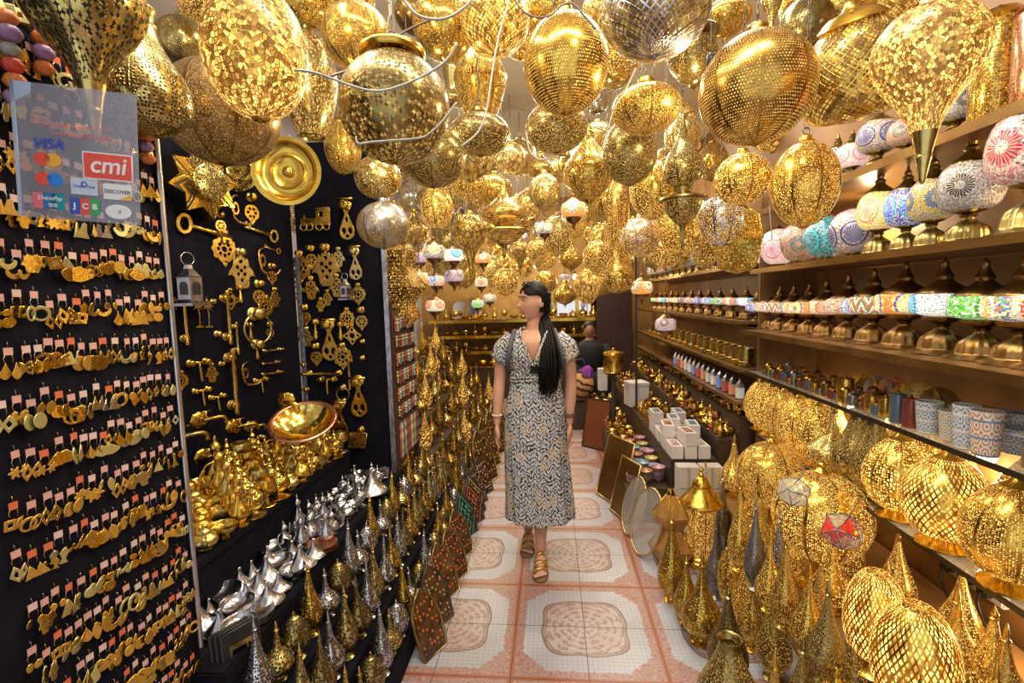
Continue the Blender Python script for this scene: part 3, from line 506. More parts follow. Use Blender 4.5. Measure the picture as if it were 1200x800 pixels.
def P_burner(t, m):
    ob('base', lathe('burn_base', [(.38, 0), (.4, .04), (.18, .1), (.12, .2), (.3, .32), (.42, .46)], 22, 2), m, t); l = ob('dome', lathe('burn_dome', [(.42, .46), (.4, .6), (.3, .76), (.12, .88), (.05, 1)], 22, 2), perf('silver' if 'silver' in m.name else 'gold', 'dots', 28), t); ob('finial', lathe('burn_fin', [(.05, 1), (.09, 1.06), (.03, 1.14), (.05, 1.2), (0, 1.32)], 10, 2), m, t)
def P_ewer(t, m):
    ob('body', lathe('ewer', [(.24, 0), (.26, .03), (.12, .1), (.3, .3), (.3, .5), (.12, .8), (.09, 1.05), (.14, 1.12)], 20, 2), m, t); ob('lid', lathe('ewer_lid', [(.14, 1.12), (.12, 1.2), (.04, 1.3), (.05, 1.36), (0, 1.48)], 14, 2), m, t); ob('handle', tube('ewer_h', [(-.1, 0, 1.05), (-.36, 0, 1.0), (-.42, 0, .7), (-.27, 0, .4)], .025, 7, 4), m, t); ob('spout', tube('ewer_s', [(.26, 0, .4), (.42, 0, .6), (.4, 0, .9), (.5, 0, 1.02)], .03, 7, 4), m, t)
def P_plates(t, m):
    for k in range(4): ob('plate', lathe('plate', [(0, 0), (.3, 0), (.48, .06), (.5, .07), (.5, .08), (.3, .02), (0, .02)], 28, 1), m, t, (0, 0, .055*k))
GOODS = {'teapot': (P_teapot, 'teapot'), 'coffee_pot': (lambda t, m: P_teapot(t, m, 1), 'pot'), 'footed_bowl': (P_bowl, 'bowl'), 'beaker': (P_beaker, 'cup'), 'tagine_dish': (P_tagine, 'tagine'), 'goblet': (P_goblet, 'goblet'), 'incense_burner': (P_burner, 'incense burner'), 'ewer': (P_ewer, 'ewer'), 'plate_stack': (P_plates, 'plates')}
PROTO = {}
def goods(kind, m, loc, s, rz=0, group=None):
    k = (kind, m.name)
    if k not in PROTO:
        t = thing(kind, None, GOODS[kind][1]); GOODS[kind][0](t, m); PROTO[k] = t
    else: t = copy_tree(PROTO[k])
    t.location = loc; t.scale = (s,)*3; t.rotation_euler = (0, 0, rz)
    if group: t['group'] = group
    ALLG.setdefault((kind, m.name.replace('metal_', ''), group), []).append(t); return t
ALLG = {}
yy = 1.60; i = 0
while yy < 2.82:
    for c, x in enumerate((-1.29, -1.38, -1.47, -1.56, -1.65)):
        if x < -2.0+(yy-1.86)*.37+.08: continue
        k = ('teapot', 'incense_burner', 'ewer', 'coffee_pot', 'goblet', 'footed_bowl', 'teapot', 'incense_burner')[(i*5+c*3) % 8]; s = {'ewer': .13, 'incense_burner': .125, 'coffee_pot': .15, 'goblet': .12}.get(k, .11)*(1+.10*c)
        goods(k, metal('gold' if (i+c) % 3 else 'pale'), (x+rnd.uniform(-.01, .01), yy+rnd.uniform(-.01, .01), .706), s, rnd.uniform(-.6, 2.4), 'brassware on the upper tier of the left table')
    yy += .095; i += 1
yy = 1.45; i = 0
while yy < 2.86:
    for c, x in enumerate((-1.055, -1.14, -1.222)):
        if yy < 1.92: k = 'tagine_dish' if (i*3+c) % 4 else 'footed_bowl'; s = .105+.01*((i+c) % 3)
        elif yy < 2.25: k = ('coffee_pot', 'beaker', 'ewer')[(i+c) % 3]; s = .125 if k != 'beaker' else .09
        else: k = ('footed_bowl', 'teapot', 'beaker', 'incense_burner')[(i*3+c) % 4]; s = .094
        if (i, c) in ((1, 0), (7, 0)): k = 'plate_stack'; s = .12
        goods(k, metal('silver' if (i*2+c) % 7 else 'copper' if 1.95 < yy < 2.2 else 'silver'), (x+rnd.uniform(-.014, .014), yy+rnd.uniform(-.016, .016), .502), s*rnd.uniform(.86, 1.1), rnd.uniform(0, 6), 'silverware on the lower tier of the left table')
    yy += .076; i += 1
for px, py, s in ((436, 580, .2), (416, 567, .15)): goods('tagine_dish', metal('silver'), on_z(px, py, .502), s, 0, 'silverware on the lower tier of the left table').location.y -= .0
for (k, m, g), l in ALLG.items(): rank(l, f"{m.replace('pale', 'pale gold')} {k.replace('_', ' ')}, # from the street end on the {'upper' if 'upper' in g else 'lower'} left tier", key=lambda o: o.location.y)
# picture frames leaning at the foot of the pole
for k in range(3):
    t = thing('picture_frame', f"dark frame with gold edge leaning below the steel pole, {nth(k+1)} of three", 'frame', (-1.03+.018*k, 1.36, .33), (math.radians(-6), 0, math.radians(60)), group='frames leaning under the pole')
    ob('border', flat('pf', [[(-.06, -.25), (.06, -.25), (.06, .25), (-.06, .25)], [(-.035, -.2), (-.035, .2), (.035, .2), (.035, -.2)]], .012, .002), sock_m, t); ob('gold_edge', flat('pf2', [[(-.037, -.205), (.037, -.205), (.037, .205), (-.037, .205)], [(-.03, -.19), (-.03, .19), (.03, .19), (.03, -.19)]], .014), metal('pale'), t)
# jewellery panel with a curved black headrest-like ring, at the end of the table
t = thing('jewellery_panel', 'rack of bead necklaces and earrings beside the black board', 'display rack', (-1.03, 3.22, 0), (0, 0, PI/2))
ob('backing', box('jp', (0, .02, 1.02), (.46, .02, 1.05)), mat('dark_wood_rack', (.06, .03, .02), .5), t)
for s_ in (-1, 1): ob('post', box('jpost', (0, 0, 1.02), (.02, .04, 1.15)), mat('dark_wood_rack', (0, 0, 0)), t, (s_*.23, 0, 0))
jc = [mat(f'bead_mix_{k}', c, .3) for k, c in enumerate(((.5, .12, .05), (.6, .5, .3), (.1, .25, .3), (.55, .35, .08), (.3, .06, .08), (.12, .12, .12)))]
for j in range(7):
    ob('rail', box('jrail', (0, 0, 0), (.44, .008, .008), .001), metal('bronze'), t, (0, -.015, 1.5-.115*j-.0))
    for i in range(12): ob('bead_string', lathe('bead_string', [(0, 0), (.004, 0), (.009, -.012), (.004, -.02), (.01, -.032), (.004, -.042), (.009, -.056), (.004, -.064), (.008, -.075), (0, -.084)], 8, 1), jc[(i*7+j*3) % 6], t, (-.2+.036*i+rnd.uniform(-.004, .004), -.026, 1.495-.115*j), sc=(1, 1, rnd.uniform(.8, 1.15) if j < 6 else 3.0))
# ---------------------------------------------------------------- pierced standing lamps
LB = [(.26, 0), (.27, .03), (.2, .06), (.13, .1), (.12, .17)]
SH = {'tear': (LB, [(.12, .17), (.3, .25), (.46, .42), (.5, .6), (.44, .82), (.3, 1.05), (.17, 1.32), (.1, 1.6), (.06, 1.85)], [(.06, 1.85), (.08, 1.88), (.05, 1.92), (.05, 2.02), (.02, 2.2), (0, 2.26)]),
      'slim': (LB, [(.12, .17), (.26, .25), (.42, .5), (.46, .8), (.38, 1.15), (.24, 1.55), (.13, 1.95), (.06, 2.35)], [(.06, 2.35), (.09, 2.39), (.05, 2.43), (.07, 2.5), (.03, 2.6), (0, 2.8)]),
      'squat': (LB, [(.12, .17), (.36, .25), (.5, .42), (.48, .6), (.34, .75), (.16, .92), (.09, 1.15), (.06, 1.4)], [(.06, 1.4), (.09, 1.44), (.05, 1.48), (.04, 1.6), (0, 1.7)]),
      'egg': ([(.3, 0), (.31, .03), (.2, .08), (.15, .14)], [(.15, .13), (.36, .24), (.5, .55), (.48, .85), (.34, 1.12), (.16, 1.3)], [(.16, 1.3), (.1, 1.34), (.05, 1.4), (.06, 1.44), (0, 1.52)]),
      'flask': ([(.34, 0), (.36, .03), (.28, .08), (.2, .12), (.17, .2)], [(.17, .2), (.34, .28), (.47, .5), (.5, .75), (.42, 1.0), (.28, 1.3), (.18, 1.6)], [(.18, 1.6), (.16, 1.75), (.2, 1.8), (.18, 1.8), (.12, 1.7)])}
LAMPS = []
def stand_lamp(loc, w, shape, kind, pat, N, lit=0., sz=1, name='table_lamp', tilt=0, cat='lamp', group=None):
    k = ('L', shape, kind, pat, N, lit)
    if k not in PROTO:
        b, s, f = SH[shape]; t = thing(name, None, cat)
        ob('base', lathe('lb_'+shape, b, 26, 2), metal(kind), t); ob('shade', lathe('ls_'+shape, s, 32, 3), perf(kind, pat, N, lit), t); ob('finial', lathe('lf_'+shape, f, 14, 2), metal(kind), t); PROTO[k] = t
    else: t = copy_tree(PROTO[k]); t.name = name
    t.location = loc; t.scale = (w, w, w*sz); t.rotation_euler = (rnd.uniform(-tilt, tilt), rnd.uniform(-tilt, tilt), rnd.uniform(0, 6))
    if group: t['group'] = group
    t['_s'] = shape; LAMPS.append((t, shape, kind, lit)); return t
KN = {'gold': 'gold', 'pale': 'pale gold', 'deep': 'dark gold', 'bronze': 'bronze', 'silver': 'silver', 'pewter': 'pewter', 'copper': 'copper', 'rose': 'rose gold', 'antique': 'tarnished brass'}
SN = {'tear': 'teardrop', 'slim': 'slender spired', 'squat': 'round-bellied', 'egg': 'egg-shaped', 'flask': 'open flask'}
def name_lamps(lst, where, key, cat='lamp'):
    d = {}
    for t, s, k, l in lst: d.setdefault((s, k, l > 0), []).append(t)
    for (s, k, l), o in d.items():
        nm = f"{'glowing ' if l else ''}{KN[k]} {SN[s]} lamp"
        if len(o) == 1: tag(o[0], f"{nm} {where}, the only one like it there", None)
        else: rank(o, f"# {nm} from the street {where}", key=key)
# the crowd on the floor in front of the black table
LAMPS = []
for c, x in enumerate((-.935, -.825, -.715)): tag(ob('display_step', box('nstep', (0, 0, .5), (.108, 2.2, 1), .003), black_cloth, None, (x, 2.36, 0), sc=(1, 1, (.34, .22, .10)[c])), f"low black step before the table carrying small lamps, {('innermost', 'middle', 'outermost')[c]}", 'step')
G1 = 'small lamps on the floor before the black table'
y = 1.34; i = 0
while y < 3.42:
    for c, x in enumerate((-.935, -.825, -.715)):
        if y > 2.9 and c == 0 and False: continue
        far = y > 2.5; sil = (1.75 < y < 2.5 and (i+c) % 2 == 0) or (i*3+c) % 7 == 0
        sh = ('slim', 'tear', 'squat', 'tear', 'egg', 'slim')[(i*2+c*5) % 6]
        w = {'slim': .096, 'tear': .105, 'squat': .108, 'egg': .105}[sh]
        stand_lamp((x+rnd.uniform(-.012, .012), y+rnd.uniform(-.012, .012)+.05*(c % 2), (.34, .22, .10)[c]), w, sh, ('silver' if sil else ('gold', 'pale', 'antique')[(i+c) % 3]), 'dots' if c != 1 else 'tri', 30 if c != 1 else 26, 0, 1.12, 'table_lamp', .02, group=G1)
    y += .108; i += 1
name_lamps(LAMPS, 'before the black table', key=lambda o: o.location.y)
# golden lamps on dark steps further in, left side
L2 = []; LAMPS = L2
dkwood = mat('dark_step_wood', (.05, .03, .02), .5)
for k in range(5):
    z = .02+.2*k; x = -.98-.2*k
    tag(ob('display_step', box('step', (0, 0, .5), (.2, 3.9, 1), .004), dkwood, None, (x, 5.45, 0), sc=(1, 1, z+.0001)), f"dark wooden display step on the left, {nth(k+1)} from the aisle", 'step', 'display steps under the golden lamps')
    y = 3.62
    j = 0
    while y < 7.3:
        sh = ('slim', 'tear', 'slim', 'squat')[(j+k) % 4]; w = rnd.uniform(.14, .17)
        stand_lamp((x+rnd.uniform(-.015, .015), y, z), w, sh, ('gold', 'deep', 'gold', 'pale')[(j*3+k) % 4], 'dots' if (j+k) % 2 else 'tri', 34 if (j+k) % 2 else 26, .9 if (j*5+k*3) % 6 == 0 else 0, rnd.uniform(.95, 1.15), 'table_lamp', .015, group='golden lamps on the left steps')
        y += .2+.018*(j); j += 1
y = 3.55; j = 0
while y < 7.2:
    stand_lamp((-.8, y, 0), .13, ('tear', 'slim')[j % 2], ('pale', 'gold', 'silver')[j % 3], 'dots', 30, 0, 1, 'table_lamp', .02, group='golden lamps on the left steps'); y += .22; j += 1
name_lamps(L2, 'on the left steps', key=lambda o: o.location.y+o.location.x*.01)
# ---------------------------------------------------------------- painted panels leaning along the left edge of the aisle
ARCH = [(-.085, 0), (.085, 0)]+[(.1, .16), (.085, .24), (.045, .30), (0, .34), (-.045, .30), (-.085, .24), (-.1, .16)]
def decor(c, key):
    g = G('painted_'+key); x, y, z = g.xyz('Object'); d, rc = g.vor(g.vec(x*1., z*1.), 38, .6); n = g.noise(None, 14, 3)
    if key.startswith('scroll'):
        e = ((x.ab()*9+((z-.17).ab()*4.2)).fr()-.5).ab(); w = ((x*110+n*9).m('SINE')*.5+(z*90+n*7).m('SINE')*.5).ab()
        inn = (x.ab()*1.6+((z-.16).ab())).lt(.125); m_ = (w.lt(.12)*inn); bd = ((x.ab()*1.55+((z-.15).ab())*.95)-.16).ab().lt(.005)
        col = g.mix(m_.mx(bd), (.035, .028, .022), c)
    else: sp_ = g.n('ShaderNodeSeparateColor'); g.nt.links.new(rc.k, sp_.inputs[0]); col = g.mix(d.lt(.24)*(z-.16).ab().lt(.13)*x.ab().lt(.07)*S(g.nt, sp_.outputs[0]).gt(.45), g.mix(n.step(.4, .6), (.04, .018, .006), (.10, .045, .015)), c)
    return g.set(color=col, rough=.22, coat=.6)
pan = [(2.02, 'tan and orange jewelled', decor((.8, .16, .03), 'gemA')), (2.22, 'brown bone-inlaid', decor((.5, .4, .3), 'gemB')), (2.44, 'dark red-orange studded', decor((.85, .2, .05), 'gemC')), (2.62, 'brown orange-studded pointed', decor((.8, .2, .05), 'gemD')), (2.86, 'wide brown orange-studded', decor((.85, .22, .06), 'gemE')),
       (3.12, 'black green-scrolled', decor((.05, .5, .32), 'scrollG')), (3.3, 'black orange-scrolled', decor((.75, .16, .05), 'scrollO')), (3.44, 'black yellow-bordered', decor((.6, .5, .08), 'scrollY')), (3.62, 'grey flower-painted', decor((.5, .45, .4), 'gemF')), (3.82, 'white-beaded keyhole', decor((.75, .7, .6), 'gemG')), (4.1, 'gold-flecked brown', decor((.6, .4, .1), 'gemH')), (4.45, 'tall gold-flecked', decor((.65, .45, .12), 'gemI')), (4.85, 'tall dark brown', decor((.5, .25, .06), 'gemJ')), (5.3, 'tall reddish', decor((.5, .2, .05), 'gemK'))]
for i, (y, nm, m) in enumerate(pan):
    big = .86 if i < 9 else 1.35 if i > 9 else .9
    t = thing('painted_panel', f"{nm} arched panel leaning at the left edge of the aisle", 'decorative panel', (-.555-.01*(i % 3), y, .0), (math.radians(-20), 0, math.radians(90-28)), big, group='painted panels along the aisle')
    ob('board', flat('arch', [ARCH], .014, .003), m, t); ob('rim', flat('arch_rim', [[(x*1.06, z*1.02-.003) for x, z in ARCH], [(x*.93, z*.97+.004) for x, z in ARCH]], .02, .003), metal('antique') if i in (0, 2, 3, 4) or i > 9 else mat('dark_frame_wood', (.03, .022, .02), .4), t)
blue_bag = mat('ultramarine_cloth', (.02, .02, .5), .6)
for px, py, s, z in ((525, 590, .16, 0), (420, 770, .08, 0), (440, 740, .07, 0), (568, 530, .1, 0)):
    p = on_z(px, py+14, z); t = ob('cobalt_vase', lathe('cobalt', [(.2, 0), (.3, .05), (.48, .3), (.5, .45), (.36, .7), (.2, .85), (.24, 1), (.2, 1)], 22, 3), mat('cobalt_glaze', (.015, .015, .45), .15, coat=1), None, (max(p.x, -.9) if px < 500 else p.x, p.y, z), sc=s); tag(t, f"cobalt blue glazed vase among the lamps near the {'painted panels' if px > 500 else 'near panels'}, {'nearer' if px in (420, 525) else 'farther'} one", 'vase')
# ---------------------------------------------------------------- lanterns hanging from the ceiling
def sph(k, a0=14, a1=172, n=16): return [(.5*math.sin(math.radians(a0+(a1-a0)*i/n)), .5*k*math.cos(math.radians(a0+(a1-a0)*i/n))) for i in range(n+1)]
def capat(z, r=.12): return [(r, z-.01), (r*1.2, z+.01), (r*.8, z+.04), (r*.75, z+.09), (r*.3, z+.12), (.0, z+.13)]
HS = {'globe': ([sph(1)], capat(.48), [(.07, -.49), (.03, -.51), (.0, -.53)], 1.1), 'egg': ([sph(1.32)], capat(.64), [(.09, -.65), (.05, -.68), (0, -.69)], 1.4), 'saucer': ([sph(.66)], capat(.32, .15), [(.07, -.325), (.0, -.36)], .78),
      'onion': ([[(.1, .6), (.13, .48), (.28, .32), (.46, .12), (.5, -.04), (.43, -.24), (.26, -.40), (.1, -.48)]], capat(.6, .09), [(.1, -.48), (.04, -.53), (.03, -.57), (0, -.66)], 1.35),
      'drop': ([[(.14, .56), (.34, .48), (.48, .27), (.5, .06), (.40, -.18), (.26, -.38), (.16, -.56), (.12, -.68)]], capat(.56, .12), [(.12, -.68), (.085, -.85), (.07, -.92), (.075, -.94), (.06, -1.0), (.03, -1.18), (.01, -1.22), (0, -1.22)], 1.9),
      'pear': ([[(.17, .48), (.19, .36), (.28, .18), (.43, -.05), (.5, -.28), (.46, -.46), (.32, -.6), (.14, -.68)]], [(.17, .48), (.18, .5), (.15, .52), (.16, .62), (.19, .66), (.14, .7), (0, .72)], [(.14, -.68), (.05, -.7), (0, -.7)], 1.42),
      'cut': ([[(.14, .56), (.34, .46), (.48, .22), (.5, -.02), (.42, -.28), (.3, -.46), (.22, -.55)]], capat(.56), [(.22, -.55), (.24, -.57), (.21, -.58), (.2, -.55)], 1.25),
      'bell': ([[(.2, .46), (.42, .36), (.46, .15), (.38, -.1), (.26, -.3), (.12, -.42)]], [(.2, .46), (.5, .5), (.52, .54), (.4, .58), (.3, .66), (.14, .72), (0, .74)], [(.12, -.42), (.1, -.46), (.12, -.5), (.04, -.54), (0, -.6)], 1.3),
      'wide': ([[(.26, .5), (.38, .36), (.47, .1), (.5, -.12), (.47, -.3), (.38, -.42), (.2, -.47)]], [(.26, .5), (.3, .52), (.26, .56), (.2, .62), (.08, .66), (.05, .74), (0, .75)], [(.2, -.47), (.1, -.49), (0, -.5)], 1.25),
      'genie': ([[(.05, 1.0), (.07, .86), (.14, .62), (.3, .42), (.44, .22), (.46, .04), (.36, -.12), (.2, -.2)], [(.46, -.42), (.42, -.55), (.3, -.72), (.14, -.84)]], [(.05, 1.0), (.02, 1.04), (.03, 1.08), (0, 1.1)], [(.14, -.84), (.06, -.9), (.05, -1.1), (.03, -1.25), (0, -1.3)], 2.4),
      'tube': ([[(.12, 1.1), (.2, .9), (.36, .6), (.34, .2), (.3, -.3), (.36, -.6), (.5, -.8), (.46, -1.0), (.3, -1.1)]], capat(1.1, .1), [(.3, -1.1), (.2, -1.14), (0, -1.15)], 2.35),
      'vase': ([[(.16, .9), (.3, .7), (.5, .25), (.44, -.1), (.3, -.5), (.2, -.75)]], capat(.9, .14), [(.2, -.75), (.24, -.78), (.1, -.86), (0, -.9)], 1.85)}
def chain_me():
    if 'chain' in ME: return ME['chain']
    bm = bmesh.new(); n = 26
    for i in range(n):
        z = (i+.5)/n; R = .62/n; a = i % 2
        tube_bm(bm, [((0 if a else .0085*math.cos(q)), (.0085*math.cos(q) if a else 0), z+R*math.sin(q)) for q in [2*PI*k/8 for k in range(9)]], .0016, 4, False)
    ME['chain'] = mesh_from(bm, 'chain'); return ME['chain']
chain_m = mat('dark_chain_steel', (.16, .14, .11), .35, .9)
HL = []; ITEMS = []; DEFER = True
def clash(a, b, k=1.0):
    p, q = a[0].location, b[0].location; rx = (a[1]+b[1])*k; rz = (a[2]+b[2])*k
    return ((p.x-q.x)**2+(p.y-q.y)**2)/(rx*rx)+((p.z-q.z)/rz)**2 < 1
def hang(px, py, w, h, shape, kind='gold', pat='dots', N=60, lit=0., dia=.28, label=None, tilt=(0, 0), loc=None, chain=True, cap=None, vs=None):
    d = dia*FPX/w if loc is None else 0
    if loc is None:
        dm = (3.02-dia*.5-CAMH)/max(ray(px, py).z, .01)
        if d > dm: dia *= dm/d; d = dm
    p = at(px, py, d) if loc is None else Vector(loc)
    k = ('H', shape, kind, pat, N, lit, cap)
    sh, cp_, tp, H = HS[shape]; zs = (h/w)/H if vs is None else vs
    if k not in PROTO:
        t = thing('hanging_lantern', None, 'hanging lantern')
        for i, s in enumerate(sh): ob('shade' if i == 0 else 'lower_shade', lathe(f'hs_{shape}{i}', s, 48 if dia > .2 else 32, 3), perf(kind, pat, N, lit), t)
        c = ob('cap', lathe(f'hc_{shape}', cp_, 20, 2), metal(cap or kind), t); ob('tip', lathe(f'ht_{shape}', tp, 16, 2), metal(cap or kind), t)
        ob('hanging_ring', ring_me('hang_ring', .05, .009, 14), chain_m, c, (0, 0, max(z for r, z in cp_)+.045))
        if shape == 'genie': ob('collar', lathe('genie_collar', [(.2, -.2), (.22, -.22), (.2, -.3), (.3, -.34), (.54, -.40), (.55, -.43), (.46, -.44), (.44, -.4), (.2, -.34)], 30, 1), metal(kind), t)
        if shape == 'globe' and cap: ob('top_dish', lathe('top_dish', [(.1, .5), (.24, .5), (.28, .46), (.3, .5), (.27, .54), (.1, .56)], 30, 2), metal(cap), t)
        PROTO[k] = t
    else: t = copy_tree(PROTO[k])
    for c in list(t.children):
        if c.name.startswith('chain'): bpy.data.objects.remove(c)
    t.location = p; t.scale = (dia, dia, dia*zs); t.rotation_euler = (tilt[0], tilt[1], rnd.uniform(0, 6)); t.name = 'hanging_lantern'
    ITEMS.append([t, dia*.5, dia*zs*H*.5, False])
    if chain and not DEFER:
        top = max(z for r, z in cp_)+.09; L = (3.3-p.z)/(dia*zs)-top
        if L > .02 and not any(tilt): ob('chain', chain_me(), chain_m, t, (0, 0, top), sc=(1/dia, 1/dia, L))
        elif L > .02: ob('chain', chain_me(), chain_m, t, (0, 0, top), sc=(1/dia, 1/dia, .5))
    if label: tag(t, label, None)
    else: HL.append((t, shape, kind, lit))
    return t
hang(98, 4, 128, 300, 'drop', 'pale', 'tri', 52, 0, .22, 'big brass drop lantern with leaf piercings and long tip over the card sign', vs=None, loc=at(98, 14, .97)).scale = (.215, .215, .205)
hang(167, 84, 98, 150, 'pear', 'pale', 'dots', 77, 0, .19, 'pear-shaped brass lantern with round holes, right of the card sign')
hang(214, 50, 58, 62, 'globe', 'pale', 'dots', 157, 0, .22, 'small pale globe lantern high between pear lantern and bright egg lantern')
hang(300, 62, 114, 160, 'egg', 'gold', 'leaf', 69, 1.1, .26, 'large bright gold egg lantern with leaf net, left of the ceiling light')
hang(260, 133, 126, 128, 'globe', 'bronze', 'dots', 192, .25, .36, 'large dark bronze globe lantern above the star wall lamp')
hang(362, 100, 64, 128, 'cut', 'antique', 'tri', 84, .7, .24, 'dark egg lantern with open bottom beside the bright egg lantern')
hang(418, 44, 79, 80, 'globe', 'gold', 'dots', 175, .5, .26, 'smooth gold globe lantern above and left of the leaf-pierced globe')
hang(463, 128, 127, 136, 'globe', 'antique', 'tri', 74, .35, .30, 'large leaf-pierced globe lantern with white cable draped round it', cap='gold')
hang(507, 185, 78, 74, 'globe', 'antique', 'dots', 122, .3, .28, 'dark globe lantern just below the leaf-pierced globe')
hang(402, 172, 42, 66, 'egg', 'gold', 'dots', 122, .5, .2, 'narrow egg lantern in front of the black board top')
hang(443, 208, 54, 54, 'globe', 'pale', 'rosette', 84, .5, .24, 'small pale globe lantern with flower rings by the black board edge')
hang(449, 264, 60, 64, 'globe', 'pewter', 'dots', 157, .4, .26, 'grey finely pierced ball lantern with pointed tip, right of the black board').scale.z *= .92
hang(580, 22, 82, 90, 'globe', 'gold', 'lattice', 61, .9, .28, 'gold globe lantern with diamond net at the top centre')
hang(563, 105, 62, 110, 'vase', 'gold', 'dots', 122, .5, .24, 'long vase-shaped gold lantern below the diamond net globe')
hang(562, 158, 72, 56, 'saucer', 'antique', 'tri', 105, .4, .26, 'flat round dark lantern under the vase-shaped one')
hang(663, 76, 99, 122, 'globe', 'gold', 'grid', 99, .8, .29, 'shiny gold globe lantern with ringed dots, centre top')
hang(652, 150, 73, 62, 'globe', 'antique', 'tri', 126, .6, .26, 'dark speckled globe lantern hanging behind and below the shiny globe')
hang(768, 12, 124, 116, 'globe', 'silver', 'lattice', 68, .25, .32, 'large silver globe lantern with net piercing')
hang(757, 128, 80, 64, 'saucer', 'gold', 'dots', 157, .8, .26, 'flattened gold lantern below the silver globe')
hang(738, 178, 63, 80, 'egg', 'antique', 'tri', 113, .35, .22, 'dark egg lantern half behind the flattened gold lantern')
hang(690, 200, 58, 96, 'onion', 'gold', 'dots', 105, .5, .24, 'gold onion lantern in front of the aisle, below the centre globe')
hang(765, 222, 54, 72, 'egg', 'gold', 'dots', 98, 1., .24, 'bright speckled egg lantern left of the two-tiered lantern')
hang(800, 205, 50, 160, 'genie', 'antique', 'dots', 77, .4, .2, 'slender two-tiered dark brass lantern with long neck and pointed tip')
hang(886, 105, 127, 136, 'globe', 'deep', 'grid', 113, .75, .31, 'large round lantern with curved plain bands, right of the silver globe')
hang(870, 210, 63, 66, 'globe', 'gold', 'dots', 87, 1.3, .2, 'small bright lantern under the large banded globe')
hang(943, 216, 73, 104, 'egg', 'gold', 'dots', 133, 1., .22, 'tall bright egg lantern in front of the mosaic lamps')
hang(1003, 88, 118, 130, 'wide', 'gold', 'lattice', 74, .4, .28, 'wide tilted gold basket lantern behind the long drop lantern', tilt=(.1, .32))
hang(1087, 76, 112, 212, 'drop', 'pale', 'leaf', 78, 1.3, .2, 'pale gold drop lantern with long spike, in front of the top right shelf')
hang(812, 74, 62, 72, 'bell', 'antique', 'dots', 77, .3, .2, 'small dark bell lantern with brim between silver and banded globes', tilt=(0, .12))
hang(845, 258, 52, 62, 'cut', 'silver', 'dots', 98, .9, .22, 'silver tapering lantern left of the mosaic lamps')
hang(750, 278, 46, 50, 'globe', 'rose', 'dots', 105, .8, .24, 'rose-silver ball lantern above the far mosaic shelf'); hang(775, 270, 40, 48, 'cut', 'rose', 'dots', 105, .7, .24, 'pale rose bell lantern beside the rose-silver ball', tilt=(0, -.9))
hang(512, 243, 38, 52, 'egg', 'gold', 'dots', 98, 1.3, .2, 'bright egg lantern under the dark globes, left of the centre'); hang(543, 274, 30, 48, 'egg', 'gold', 'tri', 92, .4, .2, 'ribbed egg lantern right of and below the bright egg')
hang(590, 255, 56, 88, 'genie', 'deep', 'grid', 54, .8, .3, 'large copper-gold tiered lantern deep in the centre'); hang(638, 225, 37, 46, 'globe', 'pale', 'dots', 87, .5, .22, 'pale ball lantern above the woman, left')
hang(724, 270, 38, 150, 'tube', 'deep', 'dots', 77, .5, .22, 'long tube lantern with flared foot, above and right of the woman')
hang(488, 16, 46, 62, 'saucer', 'bronze', 'grid', 54, 0, .18, 'dark smooth dish lantern turned on its side near the top', tilt=(1.2, .3))
hang(945, 30, 60, 66, 'saucer', 'antique', 'grid', 67, 0, .2, 'dark brass dish lantern on its side behind the basket lantern', tilt=(1.2, -.3))
hang(905, 0, 24, 70, 'drop', 'pale', 'grid', 40, 0, .09, 'thin bright spike lantern at the top edge, right of the banded globe')
hang(838, 305, 0+1, 1, 'globe', 'gold', 'dots', 98, 0, .01) if 0 else None
# faceted lanterns
def facet(px, py, w, h, d, label, kind='gold', pat='dots', lit=.4, n=6, pts=None, rot=0):
    s = w*d/FPX; pts = pts or [(.12, .5), (.4, .36), (.5, .0), (.36, -.4), (.05, -.5)]
    t = thing('faceted_lantern', label, 'hanging lantern', at(px, py, d), (0, 0, rot), (s, s, s*(h/w)))
    ob('shade', lathe(f'facet{n}{len(pts)}{pts[1]}', pts, n, 1, facet=True), perf(kind, pat, 70, lit), t)
    e = bmesh.new()
    for k in range(n):
        for a, b in zip(pts, pts[1:]): tube_bm(e, [(a[0]*math.cos(2*PI*k/n), a[0]*math.sin(2*PI*k/n), a[1]), (b[0]*math.cos(2*PI*k/n), b[0]*math.sin(2*PI*k/n), b[1])], .012, 5)
    ob('edges', mesh_from(e, 'facet_edges'), metal(kind), t); c = ob('cap', lathe('facet_cap', [(.14, .5), (.14, .53), (.05, .58), (0, .6)], 12, 1), metal(kind), t)
    ob('chain', chain_me(), chain_m, t, (0, 0, .6), sc=(1/s, 1/s, max(.1, (3.3-at(px, py, d).z)/(s*h/w)-.6))); return t
facet(866, 282, 60, 76, 2.6, 'flat-sided gold lantern with pointed panel near the mosaic shelf end', 'gold', 'dots', .4, 5, rot=.3)
facet(826, 275, 34, 80, 2.9, 'pale six-sided long lantern beside the flat-sided gold lantern', 'pale', 'dots', .6, 6)
facet(470, 335, 58, 100, 3.35, 'big glowing orange-brown cut-panel lantern right of the black board', 'deep', 'dots', .5, 5, [(.1, .5), (.34, .4), (.28, .2), (.5, -.02), (.26, -.2), (.36, -.36), (.04, -.5)], .4)
facet(447, 372, 26, 60, 3.5, 'small orange cut-panel lantern below the big cut-panel one', 'deep', 'dots', .4, 5, [(.1, .5), (.34, .4), (.5, -.02), (.36, -.36), (.04, -.5)], .9)
